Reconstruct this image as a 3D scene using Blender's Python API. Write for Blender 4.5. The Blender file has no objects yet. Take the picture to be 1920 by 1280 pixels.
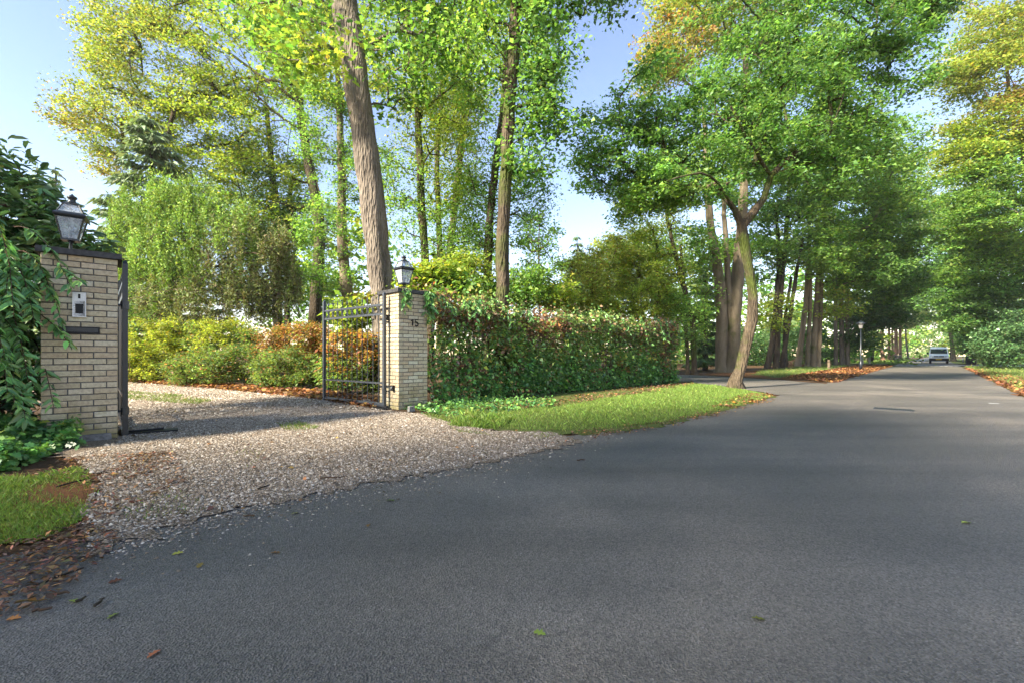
import bpy, math, random
import numpy as np
from mathutils import Vector, Matrix

# ------------------------------------------------------------------ camera, sky, sun, exposure
F, HZ, CH = 850.0, 664.0, 1.1          # focal length in photo pixels, horizon row, camera height
scene = bpy.context.scene
col = scene.collection
cam_d = bpy.data.cameras.new('camera')
cam = bpy.data.objects.new('camera', cam_d); col.objects.link(cam)
cam.location = (0, 0, CH); cam.rotation_euler = (math.radians(90), 0, 0)
cam_d.sensor_width = 36; cam_d.lens = 36 * F / 1920; cam_d.shift_y = (HZ - 640) / 1920
cam_d.clip_start = 0.05; cam_d.clip_end = 1500
scene.camera = cam
SUN_AZ = Vector((-0.80, -0.60)).normalized()
SUN_EL = math.radians(34)
SV = Vector((SUN_AZ.x * math.cos(SUN_EL), SUN_AZ.y * math.cos(SUN_EL), math.sin(SUN_EL)))
w = bpy.data.worlds.new('World'); scene.world = w; w.use_nodes = True
wn = w.node_tree
sky = wn.nodes.new('ShaderNodeTexSky'); sky.sky_type = 'NISHITA'; sky.sun_disc = False
sky.sun_elevation = SUN_EL; sky.sun_rotation = math.atan2(SV.x, SV.y)
sky.air_density = 1.0; sky.dust_density = 0.12; sky.ozone_density = 1.0
bg = wn.nodes['Background']; bg.inputs['Strength'].default_value = 0.083
hs = wn.nodes.new('ShaderNodeHueSaturation'); hs.inputs['Saturation'].default_value = 1.05
wn.links.new(sky.outputs[0], hs.inputs['Color']); tn = wn.nodes.new('ShaderNodeMix'); tn.data_type = 'RGBA'; tn.blend_type = 'MULTIPLY'; tn.inputs[0].default_value = 1.0
tn.inputs[7].default_value = (1.18, 1.0, 0.985, 1)     # the photograph's white balance
wn.links.new(hs.outputs[0], tn.inputs[6]); wn.links.new(tn.outputs[2], bg.inputs['Color'])
sl = bpy.data.lights.new('sun', 'SUN'); sl.energy = 4.5; sl.angle = math.radians(5.0); sl.color = (1.0, 0.91, 0.76)
so = bpy.data.objects.new('sun', sl); col.objects.link(so)
so.rotation_euler = SV.to_track_quat('Z', 'Y').to_euler(); so.location = (-30, -10, 30)
vs = scene.view_settings
vs.view_transform = 'Standard'; vs.look = 'None'; vs.exposure = 2.2; vs.gamma = 1.0
vs.use_curve_mapping = False
scene.cycles.max_bounces = 8; scene.cycles.diffuse_bounces = 5; scene.cycles.glossy_bounces = 2
scene.cycles.transmission_bounces = 4; scene.cycles.transparent_max_bounces = 6
scene.cycles.caustics_reflective = False; scene.cycles.caustics_refractive = False
scene.cycles.use_denoising = True
scene.cycles.use_adaptive_sampling = True; scene.cycles.adaptive_threshold = 0.02

rng = np.random.default_rng(11)
random.seed(5)

# ------------------------------------------------------------------ helpers
def gp(px, py):
    Y = CH * F / (py - HZ)
    return ((px - 960) / F * Y, Y)
def at(px, py, Y):
    return np.array(((px - 960) / F * Y, Y, CH - (py - HZ) / F * Y))
D = np.array((0.683, 0.7304)); N = np.array((-0.7304, 0.683))
def uv(u, v, z=0.0):
    p = D * u + N * v
    return (p[0], p[1], z)

def tag(o, label=None, cat=None, group=None, kind=None):
    if label: o['label'] = label
    if cat: o['category'] = cat
    if group: o['group'] = group
    if kind: o['kind'] = kind
    return o
def link(name, me, mat=None, parent=None):
    o = bpy.data.objects.new(name, me); col.objects.link(o)
    if mat is not None and not me.materials: me.materials.append(mat)
    if parent is not None: o.parent = parent
    return o
def empty(name, loc=(0, 0, 0), rz=0.0):
    o = bpy.data.objects.new(name, None); col.objects.link(o)
    o.location = loc; o.rotation_euler = (0, 0, rz); o.empty_display_size = 0.2
    return o
def np_mesh(name, V, Fc, colr=None, smooth=False):
    V = np.asarray(V, dtype=np.float32); Fc = np.asarray(Fc, dtype=np.int32)
    me = bpy.data.meshes.new(name)
    m, k = Fc.shape
    me.vertices.add(len(V)); me.vertices.foreach_set('co', V.ravel())
    me.loops.add(m * k); me.loops.foreach_set('vertex_index', Fc.ravel())
    me.polygons.add(m); me.polygons.foreach_set('loop_start', np.arange(0, m * k, k, dtype=np.int32))
    if smooth: me.polygons.foreach_set('use_smooth', np.ones(m, dtype=bool))
    me.update(calc_edges=True)
    if colr is not None:
        a = me.attributes.new('col', 'FLOAT_COLOR', 'FACE')
        c = np.ones((m, 4), dtype=np.float32); c[:, :3] = colr
        a.data.foreach_set('color', c.ravel())
    return me
class MB:
    """collects small solid shapes into one mesh"""
    def __init__(s): s.v = []; s.f = []
    def add(s, vs, fs):
        b = len(s.v); s.v += [tuple(map(float, p)) for p in vs]; s.f += [tuple(i + b for i in f) for f in fs]
    def box(s, c, h, rz=0.0, top=1.0):
        cs, sn = math.cos(rz), math.sin(rz); vs = []
        for z, k in ((-1, 1.0), (1, top)):
            for x, y in ((-1, -1), (1, -1), (1, 1), (-1, 1)):
                X, Yy = x * h[0] * k, y * h[1] * k
                vs.append((c[0] + X * cs - Yy * sn, c[1] + X * sn + Yy * cs, c[2] + z * h[2]))
        s.add(vs, [(3, 2, 1, 0), (4, 5, 6, 7), (0, 1, 5, 4), (1, 2, 6, 5), (2, 3, 7, 6), (3, 0, 4, 7)])
    def lathe(s, prof, c=(0, 0, 0), n=12, rot=0.0):
        vs = []; fs = []
        for r, z in prof:
            for i in range(n):
                a = rot + 2 * math.pi * i / n
                vs.append((c[0] + r * math.cos(a), c[1] + r * math.sin(a), c[2] + z))
        for j in range(len(prof) - 1):
            for i in range(n):
                i2 = (i + 1) % n
                fs.append((j * n + i, j * n + i2, (j + 1) * n + i2, (j + 1) * n + i))
        fs.append(tuple(range(n - 1, -1, -1))); fs.append(tuple((len(prof) - 1) * n + i for i in range(n)))
        s.add(vs, fs)
    def tube(s, pts, rad, n=6):
        V, Q = tube_np(np.array(pts, float), np.full(len(pts), rad) if np.isscalar(rad) else np.array(rad, float), n)
        s.add(V, [tuple(q) for q in Q])
        b = len(V); s.add(V[:n], [tuple(range(n - 1, -1, -1))]); s.add(V[b - n:], [tuple(range(n))])
    def build(s, name, mat, parent=None, smooth=False):
        me = bpy.data.meshes.new(name); me.from_pydata(s.v, [], s.f); me.update()
        if smooth:
            me.polygons.foreach_set('use_smooth', np.ones(len(me.polygons), dtype=bool))
        return link(name, me, mat, parent)
def tube_np(P, R, n=6):
    T = np.gradient(P, axis=0); T /= (np.linalg.norm(T, axis=1, keepdims=True) + 1e-9)
    ref = np.array((1.0, 0.13, 0.07)) if abs(T[:, 2]).mean() > 0.6 else np.array((0.05, 0.1, 1.0))
    A = np.cross(T, ref); A /= (np.linalg.norm(A, axis=1, keepdims=True) + 1e-9)
    B = np.cross(T, A)
    ang = np.arange(n) * 2 * math.pi / n
    ring = A[:, None, :] * np.cos(ang)[None, :, None] + B[:, None, :] * np.sin(ang)[None, :, None]
    V = (P[:, None, :] + ring * R[:, None, None]).reshape(-1, 3)
    k = len(P); i = np.arange(k - 1)[:, None] * n; j = np.arange(n)[None, :]; j2 = (j + 1) % n
    Q = np.stack((i + j, i + j2, i + n + j2, i + n + j), axis=-1).reshape(-1, 4)
    return V, Q
def resample(P, R, step):
    P = np.array(P, float); R = np.array(R, float)
    if len(P) > 2:   # Catmull-Rom
        Pe = np.vstack((2 * P[0] - P[1], P, 2 * P[-1] - P[-2])); out = []; ro = []
        for i in range(len(P) - 1):
            p0, p1, p2, p3 = Pe[i:i + 4]
            m = max(1, int(np.linalg.norm(p2 - p1) / step))
            for t in np.arange(m) / m:
                out.append(0.5 * (2 * p1 + (p2 - p0) * t + (2 * p0 - 5 * p1 + 4 * p2 - p3) * t * t + (3 * p1 - p0 - 3 * p2 + p3) * t ** 3))
                ro.append(R[i] * (1 - t) + R[i + 1] * t)
        out.append(P[-1]); ro.append(R[-1])
        return np.array(out), np.array(ro)
    m = max(2, int(np.linalg.norm(P[1] - P[0]) / step)); t = np.linspace(0, 1, m + 1)[:, None]
    return P[0] * (1 - t) + P[1] * t, R[0] * (1 - t[:, 0]) + R[1] * t[:, 0]
def in_poly(pts, poly):
    x, y = pts[:, 0], pts[:, 1]; ins = np.zeros(len(pts), bool); n = len(poly)
    for i in range(n):
        x1, y1 = poly[i]; x2, y2 = poly[(i + 1) % n]
        c = ((y1 > y) != (y2 > y)) & (x < (x2 - x1) * (y - y1) / (y2 - y1 + 1e-12) + x1)
        ins ^= c
    return ins
def sample_poly(poly, n):
    poly = np.array(poly)[:, :2]; lo, hi = poly.min(0), poly.max(0); out = []; got = 0
    while got < n:
        p = lo + rng.random((n * 2, 2)) * (hi - lo); p = p[in_poly(p, poly)]
        out.append(p); got += len(p)
    return np.vstack(out)[:n]
def noise2(p, s=1.0, seed=0.0):
    x, y = p[:, 0] * s + seed, p[:, 1] * s - seed * 1.7
    return (np.sin(x * 1.7 + 1.3 * np.sin(y * 1.1 + seed)) + np.sin(y * 2.3 + 1.7 * np.sin(x * 0.9)) + np.sin((x + y) * 3.1 + np.sin(x * 2.2))) / 3

# ------------------------------------------------------------------ materials
MATS = {}
def nmat(name, rough=0.7, spec=0.3, metal=0.0):
    m = bpy.data.materials.new(name); m.use_nodes = True
    b = m.node_tree.nodes['Principled BSDF']
    b.inputs['Roughness'].default_value = rough; b.inputs['Specular IOR Level'].default_value = spec
    b.inputs['Metallic'].default_value = metal
    MATS[name] = m
    return m, m.node_tree, b
def nd(nt, t, **kw):
    n = nt.nodes.new(t)
    for k, v in kw.items():
        if hasattr(n, k): setattr(n, k, v)
        else: n.inputs[k].default_value = v
    return n
def ramp(nt, stops, fac):
    r = nt.nodes.new('ShaderNodeValToRGB'); e = r.color_ramp.elements
    while len(e) < len(stops): e.new(0.5)
    for el, (p, c) in zip(e, stops): el.position = p; el.color = (*c, 1) if len(c) == 3 else c
    nt.links.new(fac, r.inputs['Fac']); return r.outputs['Color']
def mixc(nt, fac, a, b, mode='MIX'):
    m = nt.nodes.new('ShaderNodeMix'); m.data_type = 'RGBA'; m.blend_type = mode
    for idx, val in ((0, fac), (6, a), (7, b)):
        if isinstance(val, (int, float)): m.inputs[idx].default_value = val
        elif isinstance(val, tuple): m.inputs[idx].default_value = (*val, 1)
        else: nt.links.new(val, m.inputs[idx])
    return m.outputs[2]
def wpos(nt):
    g = nt.nodes.new('ShaderNodeNewGeometry'); return g.outputs['Position']
def tex(nt, kind, scale, vec=None, **kw):
    n = nd(nt, kind, **kw); n.inputs['Scale'].default_value = scale
    if vec is not None: nt.links.new(vec, n.inputs['Vector'])
    return n
def bump(nt, b, h, strength=0.4, dist=0.01, prev=None):
    n = nt.nodes.new('ShaderNodeBump'); n.inputs['Strength'].default_value = strength; n.inputs['Distance'].default_value = dist
    nt.links.new(h, n.inputs['Height'])
    if prev is not None: nt.links.new(prev, n.inputs['Normal'])
    if b is not None: nt.links.new(n.outputs[0], b.inputs['Normal'])
    return n.outputs[0]

def leaf_mat(name, trans=0.4, rough=0.5, spec=0.3):
    m, nt, b = nmat(name, rough, spec)
    a = nd(nt, 'ShaderNodeAttribute', attribute_name='col')
    nt.links.new(a.outputs['Color'], b.inputs['Base Color'])
    t = nt.nodes.new('ShaderNodeBsdfTranslucent')
    nt.links.new(mixc(nt, 1.0, a.outputs['Color'], (1.5, 1.45, 0.75), 'MULTIPLY'), t.inputs['Color'])
    mx = nt.nodes.new('ShaderNodeMixShader'); mx.inputs[0].default_value = trans
    nt.links.new(b.outputs[0], mx.inputs[1]); nt.links.new(t.outputs[0], mx.inputs[2])
    nt.links.new(mx.outputs[0], nt.nodes['Material Output'].inputs['Surface'])
    return m
LEAF = leaf_mat('leaf', 0.5); LEAFG = leaf_mat('glossy_leaf', 0.22, 0.36, 0.5); NEEDLE = leaf_mat('needle', 0.22, 0.6, 0.2)
GRASSM = leaf_mat('grass_blade', 0.35, 0.55, 0.25); DRY = leaf_mat('dry_leaf', 0.15, 0.7, 0.2)

def bark_mat(name, c1, c2, moss, mossamt, scale=6.0, ridge=1.0):
    m, nt, b = nmat(name, 0.85, 0.15); p = wpos(nt)
    mp = nd(nt, 'ShaderNodeMapping'); nt.links.new(p, mp.inputs['Vector']); mp.inputs['Scale'].default_value = (1, 1, 0.22)
    n1 = tex(nt, 'ShaderNodeTexNoise', scale, mp.outputs[0], Detail=8.0, Roughness=0.65)
    v1 = tex(nt, 'ShaderNodeTexVoronoi', scale * 4.5, mp.outputs[0])
    c = ramp(nt, [(0.3, c1), (0.7, c2)], n1.outputs['Fac'])
    n2 = tex(nt, 'ShaderNodeTexNoise', 1.3, p, Detail=5.0)
    f = ramp(nt, [(0.62 - mossamt, (0, 0, 0)), (0.78 - mossamt, (1, 1, 1))], n2.outputs['Fac'])
    c = mixc(nt, f, c, moss)
    n3 = tex(nt, 'ShaderNodeTexNoise', 40, p, Detail=4.0)
    c = mixc(nt, 0.5, c, ramp(nt, [(0.3, (0.35, 0.35, 0.35)), (0.7, (1, 1, 1))], n3.outputs['Fac']), 'MULTIPLY')
    nt.links.new(c, b.inputs['Base Color'])
    h = nd(nt, 'ShaderNodeMath', operation='ADD'); nt.links.new(n1.outputs['Fac'], h.inputs[0]); nt.links.new(v1.outputs['Distance'], h.inputs[1])
    bump(nt, b, h.outputs[0], 0.9 * ridge, 0.05)
    return m
MOSS = (0.075, 0.095, 0.02)
BARK_OAK = bark_mat('oak_bark', (0.042, 0.032, 0.021), (0.145, 0.11, 0.072), MOSS, 0.16, 5.0, 1.2)
BARK_PALE = bark_mat('pale_bark', (0.10, 0.082, 0.064), (0.29, 0.24, 0.185), (0.12, 0.11, 0.045), 0.02, 4.5, 1.3)
BARK_BEECH = bark_mat('beech_bark', (0.11, 0.085, 0.055), (0.27, 0.215, 0.14), (0.09, 0.10, 0.03), 0.06, 2.6, 0.4)
BARK_DARK = bark_mat('dark_bark', (0.028, 0.023, 0.017), (0.09, 0.07, 0.05), MOSS, 0.0, 6.0, 1.0)
BARK_PINE = bark_mat('pine_bark', (0.20, 0.105, 0.07), (0.36, 0.21, 0.14), (0.15, 0.11, 0.06), -0.05, 4.0, 1.0)
TWIG = bark_mat('twig_bark', (0.06, 0.04, 0.027), (0.15, 0.095, 0.06), (0.07, 0.07, 0.03), -0.05, 9.0, 0.4)

def plain(name, c, rough=0.5, spec=0.4, metal=0.0, var=0.15, scale=30.0, bmp=0.15):
    m, nt, b = nmat(name, rough, spec, metal); p = wpos(nt)
    n = tex(nt, 'ShaderNodeTexNoise', scale, p, Detail=5.0)
    nt.links.new(ramp(nt, [(0.3, tuple(x * (1 - var) for x in c)), (0.7, tuple(min(1, x * (1 + var)) for x in c))], n.outputs['Fac']), b.inputs['Base Color'])
    if bmp: bump(nt, b, n.outputs['Fac'], bmp, 0.004)
    return m
IRON = plain('gate_iron', (0.045, 0.052, 0.06), 0.42, 0.5, 0.0, 0.25, 25)
BLACK = plain('black_metal', (0.012, 0.016, 0.02), 0.35, 0.5, 0.0, 0.3, 30)
STEEL = plain('brushed_steel', (0.42, 0.44, 0.46), 0.35, 0.5, 0.7, 0.08, 80)
MORTAR = plain('mortar', (0.115, 0.108, 0.095), 0.95, 0.1, 0, 0.3, 60, 0.5)
CAPSTONE = plain('cap_stone', (0.05, 0.048, 0.046), 0.75, 0.3, 0, 0.45, 18, 0.5)
STONE = plain('rough_stone', (0.17, 0.165, 0.155), 0.9, 0.2, 0, 0.35, 25, 0.8)
WHITEP = plain('white_paint', (0.9, 0.9, 0.89), 0.3, 0.5, 0, 0.04, 8, 0.0)
RUBBER = plain('rubber', (0.015, 0.015, 0.016), 0.8, 0.2)
DGLASS = plain('dark_glass', (0.03, 0.04, 0.05), 0.08, 0.6, 0, 0.1, 5, 0)
YPLATE = plain('yellow_plate', (0.75, 0.45, 0.03), 0.4, 0.4, 0, 0.05, 10, 0)
WOODP = plain('weathered_wood', (0.20, 0.15, 0.095), 0.8, 0.2, 0, 0.3, 20, 0.4)
CONC = plain('pale_concrete', (0.36, 0.35, 0.32), 0.85, 0.2, 0, 0.2, 20, 0.3)
BLUEP = plain('blue_sign', (0.12, 0.16, 0.22), 0.4, 0.4)
LAMPW = plain('opal_glass', (0.55, 0.56, 0.55), 0.25, 0.5, 0, 0.05, 10, 0)
SHADE = plain('mat_black', (0.01, 0.01, 0.011), 0.6, 0.3)
def glass_mat():
    m, nt, b = nmat('lantern_glass', 0.12, 0.5)
    n = tex(nt, 'ShaderNodeTexNoise', 20, wpos(nt), Detail=4.0)
    nt.links.new(ramp(nt, [(0.35, (0.62, 0.66, 0.7)), (0.7, (0.8, 0.83, 0.86))], n.outputs['Fac']), b.inputs['Base Color'])
    t = nt.nodes.new('ShaderNodeBsdfTransparent'); t.inputs[0].default_value = (0.9, 0.93, 0.95, 1)
    mx = nt.nodes.new('ShaderNodeMixShader')
    fac = ramp(nt, [(0.3, (0.18,) * 3), (0.75, (0.45,) * 3)], n.outputs['Fac']); nt.links.new(fac, mx.inputs[0])
    nt.links.new(t.outputs[0], mx.inputs[1]); nt.links.new(b.outputs[0], mx.inputs[2])
    nt.links.new(mx.outputs[0], nt.nodes['Material Output'].inputs['Surface']); return m
GLASS = glass_mat()

def brick_mat():
    m, nt, b = nmat('yellow_brick', 0.85, 0.2)
    oi = nt.nodes.new('ShaderNodeObjectInfo'); p = wpos(nt)
    c = ramp(nt, [(0.0, (0.36, 0.29, 0.205)), (0.25, (0.47, 0.405, 0.305)), (0.5, (0.43, 0.335, 0.24)), (0.7, (0.55, 0.505, 0.415)), (0.88, (0.48, 0.375, 0.28)), (1.0, (0.40, 0.32, 0.235))], oi.outputs['Random'])
    n = tex(nt, 'ShaderNodeTexNoise', 28, p, Detail=7.0, Roughness=0.7)
    c = mixc(nt, 0.75, c, ramp(nt, [(0.28, (0.60, 0.59, 0.50)), (0.62, (1.22, 1.24, 1.06))], n.outputs['Fac']), 'MULTIPLY')
    # green algae growing on the lowest courses
    sp = nt.nodes.new('ShaderNodeSeparateXYZ'); nt.links.new(p, sp.inputs[0])
    n2 = tex(nt, 'ShaderNodeTexNoise', 4.5, p, Detail=5.0)
    mm = nd(nt, 'ShaderNodeMath', operation='MULTIPLY_ADD'); nt.links.new(n2.outputs['Fac'], mm.inputs[0]); mm.inputs[1].default_value = 1.3; nt.links.new(sp.outputs['Z'], mm.inputs[2])
    f = ramp(nt, [(0.62, (0.75,) * 3), (1.0, (0, 0, 0))], mm.outputs[0])
    c = mixc(nt, f, c, (0.20, 0.175, 0.06))
    nt.links.new(c, b.inputs['Base Color'])
    bump(nt, b, n.outputs['Fac'], 0.6, 0.008)
    return m
BRICK = brick_mat()

def asphalt_mat():
    m, nt, b = nmat('asphalt', 0.62, 0.42); p = wpos(nt)
    v = tex(nt, 'ShaderNodeTexVoronoi', 125, p); v2 = tex(nt, 'ShaderNodeTexVoronoi', 95, p)
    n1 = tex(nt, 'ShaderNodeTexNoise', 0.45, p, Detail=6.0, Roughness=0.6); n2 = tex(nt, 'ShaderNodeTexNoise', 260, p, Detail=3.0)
    mp = nd(nt, 'ShaderNodeMapping'); nt.links.new(p, mp.inputs['Vector']); mp.inputs['Rotation'].default_value = (0, 0, -math.atan2(D[1], D[0])); mp.inputs['Scale'].default_value = (0.12, 1.3, 1)
    n3 = tex(nt, 'ShaderNodeTexNoise', 1.0, mp.outputs[0], Detail=3.0)
    c = ramp(nt, [(0.0, (0.048, 0.043, 0.038)), (0.4, (0.106, 0.095, 0.081)), (0.7, (0.147, 0.131, 0.112)), (0.95, (0.19, 0.173, 0.152)), (1.0, (0.38, 0.35, 0.31))], v.outputs['Color'])
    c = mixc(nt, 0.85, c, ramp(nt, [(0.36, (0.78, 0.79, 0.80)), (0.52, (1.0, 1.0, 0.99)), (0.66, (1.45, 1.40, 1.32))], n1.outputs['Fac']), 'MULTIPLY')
    c = mixc(nt, 0.7, c, ramp(nt, [(0.38, (0.80, 0.80, 0.80)), (0.62, (1.2, 1.2, 1.19))], n3.outputs['Fac']), 'MULTIPLY')
    vo = tex(nt, 'ShaderNodeTexVoronoi', 16, p, Randomness=1.0)
    sp = ramp(nt, [(0.0, (1, 1, 1)), (0.055, (1, 1, 1)), (0.07, (0, 0, 0))], vo.outputs['Distance'])
    gate = ramp(nt, [(0.84, (0, 0, 0)), (0.86, (1, 1, 1))], vo.outputs['Color'])
    c = mixc(nt, mixc(nt, 1.0, sp, gate, 'MULTIPLY'), c, (0.34, 0.33, 0.30))
    nt.links.new(c, b.inputs['Base Color'])
    r = ramp(nt, [(0.3, (0.50,) * 3), (0.7, (0.68,) * 3)], n1.outputs['Fac']); nt.links.new(r, b.inputs['Roughness'])
    h = nd(nt, 'ShaderNodeMath', operation='ADD'); nt.links.new(v2.outputs['Distance'], h.inputs[0]); nt.links.new(v.outputs['Distance'], h.inputs[1])
    bump(nt, b, h.outputs[0], 0.8, 0.007)
    return m
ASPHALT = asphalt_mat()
def ground_mat(name, stops, stops2, s1=0.6, s2=30, mixf=0.6, bd=0.03, rough=0.95):
    m, nt, b = nmat(name, rough, 0.15); p = wpos(nt)
    n1 = tex(nt, 'ShaderNodeTexNoise', s1, p, Detail=7.0); n2 = tex(nt, 'ShaderNodeTexNoise', s2, p, Detail=6.0, Roughness=0.7)
    c = mixc(nt, mixf, ramp(nt, stops, n1.outputs['Fac']), ramp(nt, stops2, n2.outputs['Fac']))
    nt.links.new(c, b.inputs['Base Color']); bump(nt, b, n2.outputs['Fac'], 0.8, bd); return m
SOIL = ground_mat('forest_floor', [(0.35, (0.055, 0.035, 0.02)), (0.65, (0.11, 0.065, 0.03))], [(0.35, (0.03, 0.022, 0.014)), (0.55, (0.10, 0.055, 0.026)), (0.72, (0.16, 0.09, 0.04))])
TURF = ground_mat('turf', [(0.35, (0.075, 0.09, 0.022)), (0.65, (0.11, 0.15, 0.03))], [(0.35, (0.055, 0.05, 0.018)), (0.7, (0.12, 0.16, 0.035))], 1.5, 60, 0.5, 0.02)
LITTERB = ground_mat('leaf_mould', [(0.35, (0.11, 0.05, 0.022)), (0.65, (0.22, 0.10, 0.035))], [(0.3, (0.05, 0.03, 0.016)), (0.55, (0.17, 0.075, 0.03)), (0.72, (0.30, 0.13, 0.035))], 1.2, 34, 0.7, 0.03)
def gravel_mat():
    m, nt, b = nmat('gravel_bed', 0.9, 0.2); p = wpos(nt)
    v = tex(nt, 'ShaderNodeTexVoronoi', 70, p); n = tex(nt, 'ShaderNodeTexNoise', 0.9, p, Detail=6.0)
    c = ramp(nt, [(0.0, (0.13, 0.10, 0.07)), (0.4, (0.25, 0.20, 0.15)), (0.75, (0.36, 0.295, 0.23)), (1.0, (0.48, 0.41, 0.335))], v.outputs['Color'])
    dk = ramp(nt, [(0.0, (1.1, 1.1, 1.1)), (0.55, (0.75, 0.72, 0.68)), (0.8, (0.3, 0.26, 0.22))], v.outputs['Distance'])
    c = mixc(nt, 0.8, c, dk, 'MULTIPLY')
    c = mixc(nt, 0.8, c, ramp(nt, [(0.3, (0.72, 0.66, 0.58)), (0.65, (1.15, 1.13, 1.1))], n.outputs['Fac']), 'MULTIPLY')
    nt.links.new(c, b.inputs['Base Color'])
    iv = nd(nt, 'ShaderNodeMath', operation='SUBTRACT'); iv.inputs[0].default_value = 1.0; nt.links.new(v.outputs['Distance'], iv.inputs[1])
    bump(nt, b, iv.outputs[0], 1.0, 0.02); return m
GRAVEL = gravel_mat()
def attr_mat(name, rough=0.8):
    m, nt, b = nmat(name, rough, 0.25); a = nd(nt, 'ShaderNodeAttribute', attribute_name='col')
    n = tex(nt, 'ShaderNodeTexNoise', 90, wpos(nt), Detail=3.0)
    nt.links.new(mixc(nt, 0.5, a.outputs['Color'], ramp(nt, [(0.3, (0.7,) * 3), (0.7, (1.15,) * 3)], n.outputs['Fac']), 'MULTIPLY'), b.inputs['Base Color']); return m
PEBBLE = attr_mat('pebble')
PAVER = plain('paver_grey', (0.20, 0.19, 0.18), 0.8, 0.3, 0, 0.3, 3, 0.2)
REDPAVE = plain('paver_red', (0.20, 0.10, 0.08), 0.85, 0.2, 0, 0.3, 3, 0.2)
MARKW = plain('road_marking', (0.62, 0.62, 0.60), 0.7, 0.3, 0, 0.15, 9, 0.1)

# ------------------------------------------------------------------ leaves
def leaf_verts(C, A, Nn, L, W, shape='rhomb', fold=0.18):
    """C base points, A length axes, Nn normals -> verts, faces"""
    A = A / (np.linalg.norm(A, axis=1, keepdims=True) + 1e-9)
    B = np.cross(Nn, A); B /= (np.linalg.norm(B, axis=1, keepdims=True) + 1e-9)
    U = np.cross(A, B); L = L[:, None]; W = W[:, None]; n = len(C)
    if shape == 'rhomb':
        V = np.stack((C, C + A * L * .45 + B * W * .5 + U * W * fold, C + A * L - U * L * .1, C + A * L * .45 - B * W * .5 + U * W * fold), 1)
        Q = np.arange(n)[:, None] * 4 + np.array([0, 1, 2, 3])[None]
        return V.reshape(-1, 3), Q, 1
    if shape == 'tri':
        V = np.stack((C - B * W * .35, C + B * W * .65 + A * L * .25 + U * W * fold, C + A * L - U * L * .1), 1)
        return V.reshape(-1, 3), np.arange(n)[:, None] * 3 + np.array([0, 1, 2])[None], 1
    if shape == 'ellipse':
        f = fold
        V = np.stack((C, C + A * L * .3 + B * W * .46 + U * W * f, C + A * L * .68 + B * W * .40 + U * (W * f - L * .05), C + A * L - U * L * .16,
                      C + A * L * .68 - B * W * .40 + U * (W * f - L * .05), C + A * L * .3 - B * W * .46 + U * W * f), 1)
        q = np.array([[0, 1, 2, 3], [0, 3, 4, 5]])
        Q = (np.arange(n)[:, None, None] * 6 + q[None]).reshape(-1, 4)
        return V.reshape(-1, 3), Q, 2
    if shape == 'lobed':
        prof = [(0, 0), (.22, .22), (.30, .12), (.48, .5), (.58, .16), (.78, .36), (1, 0)]
        pts = prof + [(a, -b) for a, b in prof[-2:0:-1]]
        V = np.stack([C + A * L * a + B * W * b + U * W * (abs(b) * fold * 1.5) - U * L * .12 * a * a for a, b in pts], 1)
        k = len(pts); Q = np.arange(n)[:, None] * k + np.arange(k)[None]
        return V.reshape(-1, 3), Q, 1
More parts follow.
